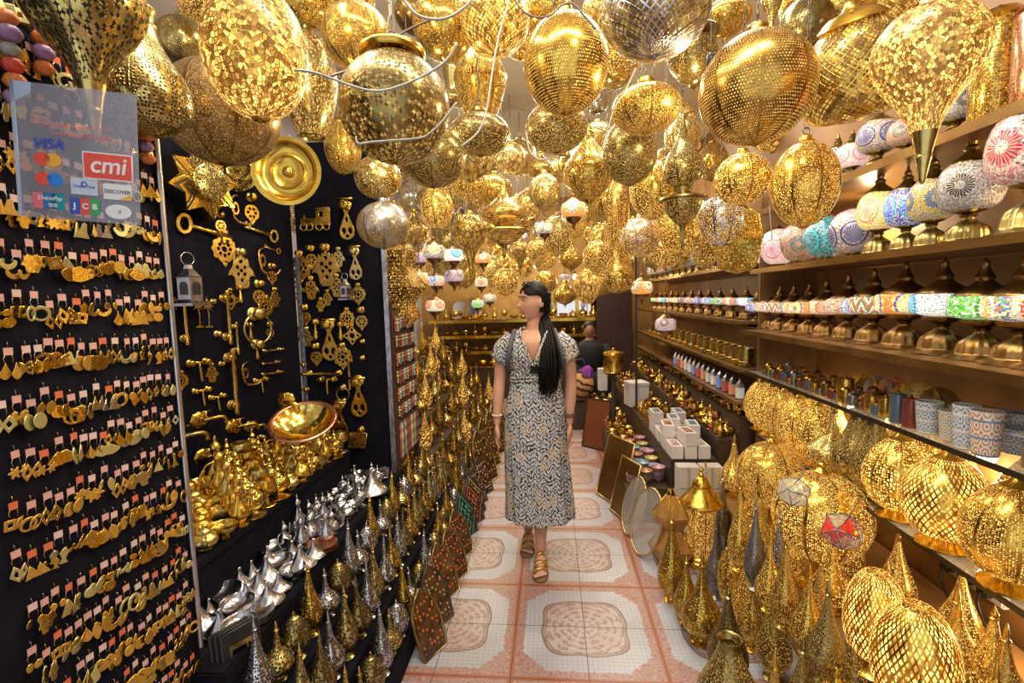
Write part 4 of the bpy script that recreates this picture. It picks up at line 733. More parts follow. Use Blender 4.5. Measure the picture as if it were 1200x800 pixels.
# deeper in the shop
mid = [(365, 8, 60, 50, 'globe', 'gold'), (235, 5, 50, 40, 'globe', 'deep'), (520, 30, 72, 84, 'globe', 'gold'), (410, -8, 60, 50, 'globe', 'gold'), (640, 12, 60, 60, 'globe', 'gold'), (610, 40, 44, 60, 'egg', 'gold'), (850, 20, 56, 60, 'onion', 'gold'), (702, 12, 40, 46, 'globe', 'pale'), (720, 80, 46, 50, 'globe', 'antique'), (730, 60, 50, 60, 'cut', 'gold'),
       (985, 12, 70, 70, 'globe', 'gold'), (1050, 5, 60, 60, 'globe', 'gold'), (940, 5, 50, 60, 'egg', 'gold'), (550, 215, 42, 44, 'globe', 'gold'), (530, 95, 30, 60, 'tube', 'antique'), (598, 185, 36, 40, 'globe', 'pale'), (580, 225, 40, 44, 'cut', 'gold'), (845, 135, 34, 44, 'cut', 'pale'), (835, 190, 36, 46, 'egg', 'gold'), (905, 165, 40, 30, 'saucer', 'gold'), (712, 235, 40, 60, 'onion', 'gold'), (700, 160, 40, 36, 'globe', 'pale'), (668, 195, 30, 36, 'globe', 'gold'),
       (618, 240, 30, 36, 'globe', 'deep'), (606, 285, 30, 34, 'cut', 'pewter'), (638, 302, 30, 32, 'globe', 'gold'), (669, 302, 28, 38, 'onion', 'gold'), (612, 312, 28, 30, 'globe', 'gold'), (588, 308, 26, 34, 'egg', 'gold'), (592, 330, 30, 36, 'globe', 'deep'), (662, 345, 28, 32, 'onion', 'gold'), (688, 335, 30, 44, 'cut', 'deep'), (640, 330, 26, 30, 'globe', 'gold'), (700, 300, 34, 40, 'globe', 'deep'), (705, 330, 28, 36, 'egg', 'gold'), (560, 300, 26, 34, 'onion', 'gold'), (545, 320, 28, 36, 'egg', 'deep'),
       (575, 275, 24, 30, 'globe', 'gold'), (655, 268, 24, 34, 'egg', 'gold'), (690, 270, 24, 36, 'onion', 'gold'), (620, 268, 20, 26, 'globe', 'pale'), (780, 240, 34, 40, 'globe', 'gold'), (530, 245, 24, 30, 'globe', 'silver'), (800, 150, 40, 60, 'tube', 'gold'), (475, 232, 30, 34, 'globe', 'pewter'), (490, 270, 30, 40, 'cut', 'pewter'), (700, 110, 36, 44, 'cut', 'silver'), (570, 245, 22, 26, 'globe', 'pewter'), (905, 240, 34, 38, 'saucer', 'antique')]
for i, (px, py, w, h, s, k) in enumerate(mid):
    hang(px, py, w, h, s, k, ('dots', 'tri', 'dots', 'lattice')[i % 4], (90, 80, 120, 60)[i % 4], (.5, .9, .3, .7)[i % 4], .26 if w > 34 else .30)
# ---------------------------------------------------------------- mosaic glass lamps
WHT, CRM = (.85, .8, .72), (.8, .7, .45)
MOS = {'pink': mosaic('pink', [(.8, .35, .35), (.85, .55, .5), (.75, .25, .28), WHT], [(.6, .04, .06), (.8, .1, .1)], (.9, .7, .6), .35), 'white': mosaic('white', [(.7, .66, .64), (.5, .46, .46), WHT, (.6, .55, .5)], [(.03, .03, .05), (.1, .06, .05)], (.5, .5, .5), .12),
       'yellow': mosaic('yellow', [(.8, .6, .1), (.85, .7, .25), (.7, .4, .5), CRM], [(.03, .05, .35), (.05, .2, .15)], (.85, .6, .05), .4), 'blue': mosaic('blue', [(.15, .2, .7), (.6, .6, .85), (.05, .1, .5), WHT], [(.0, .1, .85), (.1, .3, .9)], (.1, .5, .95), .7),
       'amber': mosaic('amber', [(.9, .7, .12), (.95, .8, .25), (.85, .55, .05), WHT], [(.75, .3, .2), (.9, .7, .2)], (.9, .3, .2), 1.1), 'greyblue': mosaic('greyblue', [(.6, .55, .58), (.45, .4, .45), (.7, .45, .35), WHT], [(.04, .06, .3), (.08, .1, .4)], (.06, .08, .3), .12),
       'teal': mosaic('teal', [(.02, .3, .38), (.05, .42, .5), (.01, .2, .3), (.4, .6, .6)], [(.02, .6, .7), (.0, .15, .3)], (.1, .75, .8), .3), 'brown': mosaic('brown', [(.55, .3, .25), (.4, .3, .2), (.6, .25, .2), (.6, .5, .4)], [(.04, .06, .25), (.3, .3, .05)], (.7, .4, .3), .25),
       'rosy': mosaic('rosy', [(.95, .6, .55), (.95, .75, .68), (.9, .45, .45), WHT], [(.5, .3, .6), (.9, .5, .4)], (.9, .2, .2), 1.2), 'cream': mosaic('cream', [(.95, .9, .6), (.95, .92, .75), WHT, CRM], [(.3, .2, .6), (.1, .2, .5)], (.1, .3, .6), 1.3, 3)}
DR = {'green': mosaic('green', [(.15, .6, .08), (.3, .75, .15), (.1, .5, .05), (.9, .95, .8)], [(.9, .9, .85), (.1, .5, .1)], (.05, .25, .05), 1.2, 3, 'drum'), 'white blue-eyed': mosaic('eye', [(.95, .95, .88), WHT, (.9, .9, .8)], [(.05, .5, .75), (.1, .6, .8)], (.05, .25, .5), 1.5, 3, 'drum'), 'orange': mosaic('orange', [(.95, .35, .06), (.9, .25, .05), (.95, .5, .1)], [(.95, .8, .1), (.9, .85, .3)], (.2, .05, .4), 1.4, 4, 'drum'),
      'zigzag': mosaic('zig', [(.95, .9, .75), (.9, .88, .7)], [(.8, .15, .05), (.85, .25, .1)], (.05, .3, .08), 1.1, 4, 'zigzag'), 'blue-starred': mosaic('blust', [(.8, .4, .15), (.9, .8, .5), (.7, .2, .1), WHT], [(.05, .2, .85), (.3, .5, .95)], (.9, .95, 1), 1.2, 3, 'drum'), 'red-ringed': mosaic('redr', [(.95, .85, .5), (.9, .7, .3), WHT], [(.8, .2, .05), (.9, .4, .1)], (.7, .05, .05), 1.2, 4, 'drum'), 'multicoloured': mosaic('multi', [(.9, .8, .4), (.8, .2, .1), (.1, .4, .2), (.1, .2, .6)], [(.95, .9, .2), (.9, .3, .1)], (.9, .9, .8), 1.1, 4, 'drum'),
      'lilac': mosaic('lilac', [(.7, .45, .6), (.8, .6, .7), (.5, .3, .5), WHT], [(.3, .1, .4), (.1, .1, .1)], (.9, .6, .3), .8, 4, 'drum'), 'indigo': mosaic('indigo', [(.15, .12, .6), (.25, .2, .7), (.1, .05, .4), (.6, .6, .9)], [(.5, .5, .9), (.1, .1, .5)], (.8, .8, 1), .9, 4, 'drum')}
MB = [(.5, 0), (.5, .03), (.42, .06), (.36, .09), (.34, .12), (.3, .3), (.12, .44), (.1, .5), (.14, .54), (.1, .56), (.26, .62), (.3, .68)]
MG = [(.26, .62), (.42, .72), (.5, .94), (.5, 1.12), (.43, 1.36), (.28, 1.5)]
MT = [(.34, 1.44), (.33, 1.48), (.24, 1.56), (.14, 1.64), (.1, 1.7), (.13, 1.74), (.07, 1.8), (.09, 1.85), (.04, 1.92), (.04, 1.98), (0, 2.04)]
DG = [(.26, .70), (.45, .75), (.5, .82), (.5, 1.02), (.45, 1.1), (.3, 1.11)]
DT = [(.4, 1.1), (.38, 1.15), (.2, 1.28), (.12, 1.36), (.14, 1.42), (.09, 1.5), (.05, 1.62), (.06, 1.66), (0, 1.76)]
def mosaic_lamp(loc, w, m, drum, sz=1, name='mosaic_lamp', label=None, group=None, hanging=False):
    t = thing(name, label, 'mosaic lamp', loc, (0, 0, rnd.uniform(0, 6)), (w, w, w*sz), group)
    ob('base', lathe('mos_base', MB, 60, 2, flute=.035, fn=12), metal('bronze' if drum else 'antique'), t); ob('glass', lathe('mos_drum' if drum else 'mos_globe', DG if drum else MG, 36, 3), m, t); c = ob('cap', lathe('mos_capd' if drum else 'mos_cap', DT if drum else MT, 48, 2, flute=.02, fn=12), metal('bronze' if drum else 'antique'), t)
    return t
XS = 1.42
M2 = [(1212, 300, 96, 'pink', 'pink and red starred'), (1133, 288, 62, 'white', 'white beaded dark-flowered'), (1090, 297, 48, 'yellow', 'yellow-ringed blue-flowered'), (1060, 302, 44, 'blue', 'glowing blue'), (1028, 305, 44, 'amber', 'glowing yellow')]
for px, py, w, k, nm in M2:
    X = 1.42; p = on_x(px, py, X); p.z = 1.742; d = pix(p)[2]; mosaic_lamp(p, w*d/FPX, MOS[k], False, 1.02 if w > 60 else 1.12, label=f"{nm} mosaic table lamp with footed brass base on the upper shelf")
for px, w, k, nm in ((1000, 52, 'greyblue', 'large grey-beaded blue-flowered'), (968, 48, 'teal', 'dark teal'), (938, 46, 'brown', 'brown and pink flowered'), (912, 42, 'rosy', 'glowing rosy pink'), (889, 38, 'cream', 'glowing cream')):
    p = on_x(px, 300, 1.42); p.z = 1.742; d = pix(p)[2]; s = min(w*d/FPX, .22); t = thing('mosaic_globe_lamp', f"{nm} round mosaic globe lamp on the upper shelf", 'mosaic lamp', p, (0, 0, rnd.uniform(0, 6)), s)
    ob('foot', lathe('mgl_foot', [(.3, 0), (.3, .03), (.2, .06), (.16, .1), (.2, .14)], 24, 2), metal('antique'), t); ob('glass', lathe('mgl', [(.18, .13), (.36, .25), (.5, .58), (.48, .8), (.34, 1.02), (.12, 1.12)], 36, 3), MOS[k], t); ob('cap', lathe('mgl_cap', [(.14, 1.11), (.1, 1.16), (.03, 1.2), (0, 1.25)], 16, 1), metal('antique'), t)
M3 = [(1240, 84, 'red-ringed'), (1196, 76, 'multicoloured'), (1150, 70, 'green'), (1103, 66, 'white blue-eyed'), (1058, 60, 'orange'), (1022, 52, 'zigzag'), (992, 46, 'blue-starred'), (967, 40, 'red-ringed'), (947, 36, 'orange'), (929, 33, 'multicoloured'), (913, 31, 'zigzag'), (899, 29, 'blue-starred'), (887, 27, 'indigo')]
for i, (px, w, k) in enumerate(M3):
    p = on_x(px, 400, 1.40); p.z = 1.362; d = pix(p)[2]; mosaic_lamp(p, w*d/FPX*.96, DR[k], True, 1.0, label=f"glowing {k} mosaic drum lamp on the middle shelf, {nth(i+1)} from the street end", group='drum lamps on the middle shelf')
# far mosaic shelf and the little eye lamps hung in stacks
for i in range(12):
    y = 3.55+.27*i; mosaic_lamp((1.38, y, 1.415), .14, list(DR.values())[(i*4+1) % 9], True, .95, label=f"small mosaic drum lamp on the far shelf, {nth(i+1)} from the near end", group='drum lamps on the far shelf')
EY = [(492, 302, 20, 'lilac', 'lilac'), (508, 295, 26, 'multicoloured', 'yellow chequered'), (531, 299, 23, 'white blue-eyed', 'cream'), (491, 326, 23, 'orange', 'salmon striped'), (511, 329, 20, 'blue-starred', 'blue-starred'), (532, 323, 23, 'lilac', 'pale pink starred'), (510, 358, 22, 'red-ringed', 'cream eye'), (566, 303, 18, 'orange', 'orange swirled'), (564, 331, 16, 'red-ringed', 'small cream'), (574, 349, 15, 'multicoloured', 'yellow patterned'), (560, 356, 15, 'green', 'green'),
      (672, 246, 29, 'orange', 'orange eye'), (752, 337, 25, 'orange', 'orange eye, right of the aisle'), (662, 325, 13, 'lilac', 'tiny pink'), (638, 268, 20, 'multicoloured', 'round speckled'), (780, 380, 24, 'lilac', 'pink black-dotted')]
for px, py, w, k, nm in EY:
    dia = .15; d = dia*FPX/w; p = at(px, py, d); s = dia
    t = thing('hanging_mosaic_lamp', f"glowing {nm} mosaic eye lamp hanging in the middle distance" if px not in (780,) else "pink black-dotted mosaic lamp above the brass stall on the right", 'mosaic lamp', p, (0, 0, rnd.uniform(0, 6)), s)
    ob('glass', lathe('eye_glass', [(.2, .3), (.42, .26), (.5, .08), (.5, -.08), (.42, -.26), (.2, -.3)], 28, 3), DR[k], t); ob('cap', lathe('eye_cap', [(.34, .3), (.2, .4), (.06, .5), (.08, .6), (0, .7)], 16, 2), metal('bronze'), t); ob('lower_cup', lathe('eye_cup', [(.34, -.3), (.26, -.45), (.1, -.55), (.06, -.7), (0, -.8)], 16, 2), metal('bronze'), t)
    ITEMS.append([t, .08, .11, True])
# lanterns that would touch are hung a little further in, at the same bearing
def settle(n=80):
    for it in range(n):
        moved = 0
        for i, a in enumerate(ITEMS):
            for b in ITEMS[i+1:]:
                if clash(a, b, .97):
                    f = max((a, b), key=lambda q: (not q[3], (q[0].location-EYE).length)); v = f[0].location-EYE; k = 1.035
                    if f[3] or EYE.z+v.z*k > 3.0-f[2]*.6 or EYE.y+v.y*k > 7.9: f = b if f is a else a; v = f[0].location-EYE; k = 1/1.035 if f[0].location.z > 2.75 else 1.035
                    if f[3] or v.length < 1.0 and k < 1: continue
                    f[0].location = EYE+v*k; f[0].scale = Vector(f[0].scale)*k; f[1] *= k; f[2] *= k; moved += 1
        if not moved: break
settle()
tries = 0; nn = 0; kinds = []
while nn < 85 and tries < 12000:
    tries += 1; y = rnd.uniform(3.1, 7.7); x = rnd.uniform(-1.8, 1.35); z = rnd.uniform(1.9, 2.95)
    if abs(x) < .5 and z < 2.1: continue
    dd = rnd.uniform(.2, .32); s = ('globe', 'egg', 'onion', 'cut', 'globe', 'drop')[nn % 6]; H_ = HS[s][3]
    class Q: location = Vector((x, y, z))
    me_ = [Q, dd*.5, dd*H_*.5]
    if z+me_[2] > 3.1 or any(clash(me_, q, .98) for q in ITEMS): continue
    a, b = (('dots', 90), ('tri', 80), ('lattice', 60))[nn % 3]
    hang(0, 0, 1, 1, s, ('gold', 'deep', 'gold', 'pale', 'gold', 'silver', 'antique')[nn % 7], a, b, (.5, .9, .3)[nn % 3], dd, loc=(x, y, z), vs=1); nn += 1
for t, rx, rz, fx in ITEMS:
    if fx: top = .7; sc_ = t.scale[2]
    else:
        c = [q for q in t.children if q.name.startswith('cap')][0]; top = max(v.co.z for v in c.data.vertices)+.09; sc_ = t.scale[2]
    L = 3.3-t.location.z-top*sc_
    if L > .03: ob('chain', chain_me(), chain_m, t, (0, 0, top), sc=(1/t.scale[0], 1/t.scale[0], L/sc_*(1 if abs(t.rotation_euler[0])+abs(t.rotation_euler[1]) < .05 else .35)))
d = {}
for t, s, k, l in HL: d.setdefault((s, k), []).append(t)
HN = {'globe': 'ball', 'egg': 'egg', 'onion': 'onion-shaped', 'cut': 'open-bottomed', 'drop': 'drop-shaped', 'saucer': 'flattened', 'tube': 'long tube', 'pear': 'pear'}
for (s, k), o in d.items():
    for q in o: q['group'] = 'lanterns crowding the ceiling'
    if len(o) == 1: tag(o[0], f"{KN[k]} {HN[s]} lantern in the ceiling crowd, only one of its kind", None)
    else: rank(o, f"{KN[k]} {HN[s]} lantern in the ceiling crowd, # of its kind from the left")
# ---------------------------------------------------------------- right shelves
dk = mat('dark_shelf_edge', (.05, .035, .02), .3, .6); wd = mat('brown_lacquered_wood', (.20, .10, .035), .3, var=.3, vscale=5)
g = G('shelf_glass'); g.set(color=(.75, .72, .6), rough=.08, alpha=.35, spec=.8); glass_m = g.mat
for nm, z, x0, y0, y1, m, th, lb in (('top', 2.1, 1.33, .3, 3.2, wd, .03, 'dark wooden top shelf under the brass cylinders'), ('upper', 1.73, 1.27, .3, 3.2, wd, .024, 'brown shelf holding the footed mosaic lamps'), ('middle', 1.35, 1.22, .3, 3.2, wd, .024, 'brown shelf holding the drum lamps'), ('cup', 1.08, 1.27, .3, 3.25, glass_m, .012, 'glass shelf of cups and tins'), ('lamp', .70, 1.28, .3, 3.1, glass_m, .012, 'glass shelf of big glowing egg lamps'),
                             ('farup', 1.78, 1.28, 3.3, 7.2, wd, .02, 'highest far shelf carrying unlit mosaic lamps'), ('far', 1.40, 1.24, 3.3, 7.2, wd, .02, 'far shelf of small drum lamps'), ('can', 1.08, 1.24, 3.3, 7.2, wd, .02, 'far shelf of brass canisters'), ('lan', .86, 1.22, 3.3, 7.2, wd, .02, 'far shelf of little coloured lanterns')):
    t = thing('shelf', lb, 'shelf'); ob('board', box(f'shelf_{z}_{y0}', ((x0+1.69)/2, (y0+y1)/2, z), (1.69-x0, y1-y0, th), .002), m, t); ob('edge_strip', box(f'shelf_e{z}_{y0}', (x0-.004, (y0+y1)/2, z), (.008, y1-y0, th+.006), .001), dk if m is glass_m else metal('bronze'), t)
for y in (3.25, ): tag(ob('shelf_upright', box('side_panel', (1.52, y, 1.1), (.36, .03, 2.2), .003), wd), 'brown upright panel where the big shelves end', 'upright')
for px, w, sh, kind, pat, N, lit, nm in ((1190, 98, 'egg', 'gold', 'dots', 122, 1.0, 'big smooth glowing egg lamp at the right edge'), (1108, 92, 'egg', 'gold', 'slots', 88, 1.8, 'big egg lamp with glowing slots'), (1052, 72, 'egg', 'gold', 'dots', 77, 2.0, 'bright dotted egg lamp'), (1022, 50, 'flask', 'antique', 'dots', 77, .3, 'dull flask lamp'), (1003, 54, 'flask', 'antique', 'dots', 70, .3, 'olive brass flask lamp'),
                                        (972, 54, 'squat', 'pale', 'tri', 84, .5, 'round-bellied star-pierced lamp'), (955, 44, 'egg', 'gold', 'dots', 77, 1.2, 'tilted-looking speckled egg lamp'), (934, 46, 'egg', 'gold', 'dots', 105, 1.5, 'tall bright speckled lamp'), (916, 38, 'egg', 'gold', 'dots', 122, 1., 'fine speckled egg lamp'), (900, 36, 'egg', 'gold', 'tri', 84, 1.2, 'glowing leaf-pierced egg lamp'), (888, 34, 'egg', 'gold', 'dots', 105, 1.6, 'shining egg lamp at the far shelf end')):
    p = on_x(px, 600, 1.345); p.z = .706; d = pix(p)[2]; LAMPS = []; t = stand_lamp(p, min(w*d/FPX, .262), sh, kind, pat, N, lit, 1, 'shelf_lamp'); t.scale = (t.scale[0], t.scale[1], .365/{'egg': 1.52, 'flask': 1.8, 'squat': 1.7}[sh]); tag(t, nm+' on the glass shelf', None, 'egg lamps on the glass shelf'); del t['_s']
# second row at the wall
LAMPS = []
for i in range(9): stand_lamp((1.585, 1.3+.21*i, .706), .15, ('egg', 'tear')[i % 2], 'gold', 'dots', 77, 1.1, .9, 'shelf_lamp', group='lamps at the back of the glass shelf').scale.z = .34/{0: 1.52, 1: 2.26}[i % 2]
name_lamps(LAMPS, 'at the back of the glass shelf', key=lambda o: o.location.y)
# cups, tins and plates
def cupmat(nm, a, b, c):
    g = G('glazed_'+nm); u, v, _ = g.xyz('UV'); x = (u*10).fr()-.5; y = (v*10).fr()-.5; r = (x*x+y*y).m('SQRT'); col = g.mix(((r*22).m('SINE')).gt(.2), a, b); col = g.mix((v*8).fr().lt(.12), col, c); return g.set(color=col, rough=.15, coat=.6)
CM = [cupmat('blue_white', (.72, .72, .66), (.18, .28, .50), (.8, .78, .7)), cupmat('yellow_white', (.78, .72, .5), (.25, .3, .45), (.85, .55, .2)), cupmat('rust_white', (.8, .74, .62), (.55, .22, .1), (.15, .25, .5)), mat('tin_blue', (.16, .22, .3), .3, .5), mat('tin_red', (.3, .07, .05), .3, .4), metal('gold')]
CN = ['blue and white', 'yellow patterned', 'rust patterned', 'dark blue', 'dark red', 'gilt']
cups = []
for px, pb, hh, w, m, x in ((1087, 512, 36, 26, 0, 1.33), (1112, 520, 34, 22, 1, 1.33), (1130, 530, 50, 26, 0, 1.31), (1154, 538, 52, 31, 2, 1.31), (1192, 520, 30, 40, 0, 1.42), (1127, 482, 24, 24, 1, 1.50), (1165, 492, 26, 28, 1, 1.48), (1186, 495, 30, 34, 0, 1.55), (1066, 508, 34, 16, 4, 1.32), (1051, 502, 34, 16, 3, 1.32), (1037, 496, 24, 14, 5, 1.33), (1021, 488, 20, 14, 5, 1.33), (1150, 465, 20, 28, 5, 1.6), (1105, 470, 22, 26, 0, 1.58), (1075, 470, 22, 20, 3, 1.5), (990, 477, 28, 18, 5, 1.34)):
    p = on_x(px, pb, x); d = pix(p)[2]; p.z = 1.087; t = thing('patterned_cup' if m < 3 else 'lidded_tin', None, 'cup' if m < 3 else 'tin', p, (0, 0, rnd.uniform(0, 6)), (w*d/FPX, w*d/FPX, min(hh*d/FPX, .2)), 'cups and tins on the glass shelf')
    ob('body', lathe('cup', [(0, 0), (.36, 0), (.4, .02), (.46, .5), (.5, .97), (.5, 1), (.47, 1), (.44, .6), (.36, .06), (0, .05)] if m < 3 else [(0, 0), (.48, 0), (.5, .02), (.5, .85), (.48, .86), (0, .86)], 28, 1) if m < 3 else lathe('tin', [(0, 0), (.48, 0), (.5, .02), (.5, .85), (.48, .86), (0, .86)], 24, 1), CM[m], t)
    if m < 3: ob('rim', lathe('cuprim', [(.5, .985), (.515, 1.0), (.5, 1.02), (.47, 1.0)], 24, 1), mat('white_glaze', (.75, .74, .7), .2), t)
    else: l = ob('lid', lathe('tinlid', [(.52, .84), (.52, .98), (.4, 1.0), (0, 1.0)], 24, 1), CM[m], t); ob('knob', lathe('tinknob', [(.06, 1), (.12, 1.08), (0, 1.14)], 10, 1), metal('gold'), l)
    cups.append((t, m))
for m in range(6):
    l = [t for t, q in cups if q == m]; rank(l, f"{CN[m]} {'cup' if m < 3 else 'tin'} on the glass shelf, # of its sort from the street end", key=lambda o: o.location.y)
for i, (px, py, w, m) in enumerate(((1012, 455, 26, 'gold'), (1030, 452, 26, 'pewter'), (1048, 452, 28, 'copper'), (1080, 452, 34, 'pale'), (1103, 458, 34, 'bronze'), (1062, 455, 24, 'gold'))):
    p = on_x(px, py, 1.46+.03*(i % 3)); d = pix(p)[2]; s = w*d/FPX*1.2; p.z = 1.087+s*.47; t = thing('display_plate', f"{KN[m]} patterned plate standing on edge on the cup shelf", 'plate', p, (math.radians(78), 0, -PI/2+.5), s, 'plates standing on the cup shelf')
    ob('plate', lathe('dplate', [(0, 0), (.3, .01), (.46, .06), (.5, .07), (.48, .04), (.3, -.02), (0, -.02)], 30, 1), metal(m), t); ob('inlay', lathe('dinlay', [(0, .012), (.28, .018), (.3, .02)], 24, 1), perf(m if m in ('gold', 'pewter', 'copper', 'pale', 'bronze') else 'gold', 'rosette', 56), t)
wrap = mat('brown_wrapped_soap', (.30, .15, .09), .25, coat=.7); k = 0
for r in range(4):
    for c in range(3):
        k += 1; t = tag(ob('soap_bar', box('soap', (0, 0, 0), (.055, .036, .017), .003), wrap, None, (1.33, 1.29+.06*c-.0*r, 1.098+.019*r), (0, 0, PI/2)), None, 'soap', 'wrapped soap bars stacked on the cup shelf'); t['label'] = f"brown wrapped soap bar, {nth(r+1)} layer up, {nth(c+1)} column from the street"
tag(ob('clear_lid', box('softlid', (0, 0, 0), (.07, .2, .004), .001), glass_m, None, (1.33, 1.35, 1.18)), 'clear plastic lid lying on the wrapped soap bars', 'lid')
# small trinkets further along the cup shelf
tk = []
for i in range(22):
    for c in (0, 1):
        y = 2.02+.052*i; 
        m = (metal('gold'), metal('bronze'), mat('tin_blue', (0, 0, 0)), metal('pewter'), mat('tin_red', (0, 0, 0)))[(i*2+c*3) % 5]; s = .042
        t = thing('trinket_box', None, 'box', (1.33+.12*c, y, 1.087), (0, 0, rnd.uniform(-.3, .3)), (s, s, s*(.9+.5*((i*7) % 3))), 'little boxes on the cup shelf'); ob('body', lathe('trbox', [(0, 0), (.5, 0), (.52, .1), (.5, .7), (0, .7)], 8, 1), m, t); ob('lid', lathe('trlid', [(.54, .68), (.54, .78), (.3, .95), (.05, 1.0), (.08, 1.1), (0, 1.15)], 8, 1), metal('gold') if i % 2 else m, t); tk.append((t, c))
for c in (0, 1): rank([t for t, q in tk if q == c], f"tiny lidded box, # from the street in the {'front' if c == 0 else 'back'} row of the cup shelf", key=lambda o: o.location.y)
# things on the top shelf
p = on_x(1165, 130, 1.45); p.z = 2.115; t = thing('brass_cylinder_lamp', 'tall pierced brass cylinder lamp on the top shelf', 'lamp', p, (0, 0, 0), .16); ob('shade', lathe('cyl', [(.4, .1), (.42, .14), (.42, 2.0), (.4, 2.04)], 32, 1), perf('gold', 'tri', 63, .3), t); ob('foot', lathe('cylf', [(.46, 0), (.46, .1), (.4, .12)], 24, 1), metal('gold'), t); ob('top', lathe('cylt', [(.4, 2.04), (.46, 2.06), (.3, 2.25), (.06, 2.35), (0, 2.4)], 24, 1), metal('gold'), t)
p = on_x(1215, 100, 1.45); p.z = 2.115; t = thing('copper_cylinder_lamp', 'reddish copper cylinder lamp at the right end of the top shelf', 'lamp', p, (0, 0, 0), .14); ob('shade', lathe('cyl', [(0, 0)], 3, 1), perf('copper', 'dots', 87, .2), t); ob('foot', lathe('cylf', [(0, 0)], 3), metal('copper'), t); ob('top', lathe('cylt', [(0, 0)], 3), metal('copper'), t)
for px, k, s, nm in ((1118, 'white', .15, 'blue and red chipped'), (1030, 'greyblue', .17, 'grey and blue beaded'), (1000, 'rosy', .14, 'pink'), (983, 'blue', .15, 'blue chequered'), (1062, 'brown', .13, 'dark red')):
    p = on_x(px, 150, 1.47); p.z = 2.115; t = mosaic_lamp(p, s, MOS[k], False, .9, label=f"unlit {nm} mosaic lamp on the top shelf"); 
ks = list(MOS)
for i in range(15):
    y = 3.5+.2*i+.004*i*i; mosaic_lamp((1.44, y, 1.792), .15, MOS[('white', 'greyblue', 'brown', 'teal', 'white', 'pink', 'yellow')[i % 7]], False, .95, label=f"mosaic lamp on the highest far shelf, {nth(i+1)} from the near end", group='mosaic lamps on the highest far shelf')
# ---------------------------------------------------------------- right floor lamps
tag(ob('display_step', box('rstep', (1.36, 2.0, .145), (.62, 2.6, .29), .004), wood_back), 'wooden step under the big shelves carrying globe lamps', 'step')
LAMPS = []; G3 = 'standing lamps on the floor at the right'
FL = [(787, 588, 703, 35, 'slim', 'gold', 'dots', 52, 0), (804, 640, 730, 32, 'slim', 'gold', 'dots', 52, 0), (822, 636, 752, 46, 'tear', 'gold', 'dots', 62, 0), (876, 622, 745, 46, 'slim', 'gold', 'dots', 64, .5), (852, 672, 800, 50, 'slim', 'antique', 'dots', 64, 0), (853, 736, 858, 70, 'flask', 'antique', 'tri', 70, .3),
      (846, 540, 650, 22, 'slim', 'silver', 'dots', 52, 0), (838, 596, 700, 26, 'tear', 'pewter', 'dots', 52, 0), (866, 548, 668, 28, 'slim', 'gold', 'dots', 52, .4), (884, 572, 690, 26, 'slim', 'pewter', 'dots', 56, 0), (857, 620, 716, 32, 'egg', 'gold', 'dots', 52, .3), (901, 612, 715, 32, 'tear', 'gold', 'dots', 52, .4), (919, 616, 735, 34, 'slim', 'deep', 'dots', 52, .3), (946, 650, 765, 38, 'tear', 'gold', 'dots', 52, .3),
      (906, 664, 795, 42, 'slim', 'antique', 'dots', 56, .3), (967, 668, 800, 44, 'slim', 'antique', 'tri', 62, .2), (938, 730, 880, 56, 'slim', 'antique', 'tri', 62, .2), (995, 695, 870, 60, 'slim', 'antique', 'dots', 52, .3), (890, 560, 655, 26, 'tear', 'gold', 'dots', 56, .4), (925, 580, 680, 30, 'tear', 'gold', 'dots', 56, .6), (1116, 676, 800, 60, 'tear', 'deep', 'dots', 56, .2), (1172, 718, 850, 62, 'tear', 'deep', 'dots', 56, .3),
      (905, 745, 900, 60, 'tear', 'gold', 'dots', 56, .2), (975, 765, 930, 66, 'egg', 'gold', 'dots', 64, .6), (1070, 768, 960, 60, 'slim', 'bronze', 'dots', 64, .2), (1128, 775, 950, 118, 'squat', 'gold', 'leaf', 92, .8), (830, 570, 655, 24, 'slim', 'gold', 'dots', 52, 0), (912, 590, 690, 26, 'slim', 'silver', 'dots', 56, 0), (960, 640, 740, 30, 'slim', 'deep', 'dots', 52, .4), (880, 640, 760, 34, 'tear', 'gold', 'tri', 62, .2)]
HH = {'tear': 2.26, 'slim': 2.8, 'squat': 1.7, 'egg': 1.52, 'flask': 1.82}
for px, yt, yb, w, sh, kind, pat, N, lit in FL:
    p = on_z(px, yb, 0); 
    if p.x > 1.03: p = on_z(px, yb, .29)
    d = pix(p)[2]; ht = (yb-yt)*d/FPX*.97; t = stand_lamp(p, w*d/FPX, sh, kind, pat, N, lit, 1, 'standing_lamp', 0, group=G3); t.scale.z = ht/HH[sh]
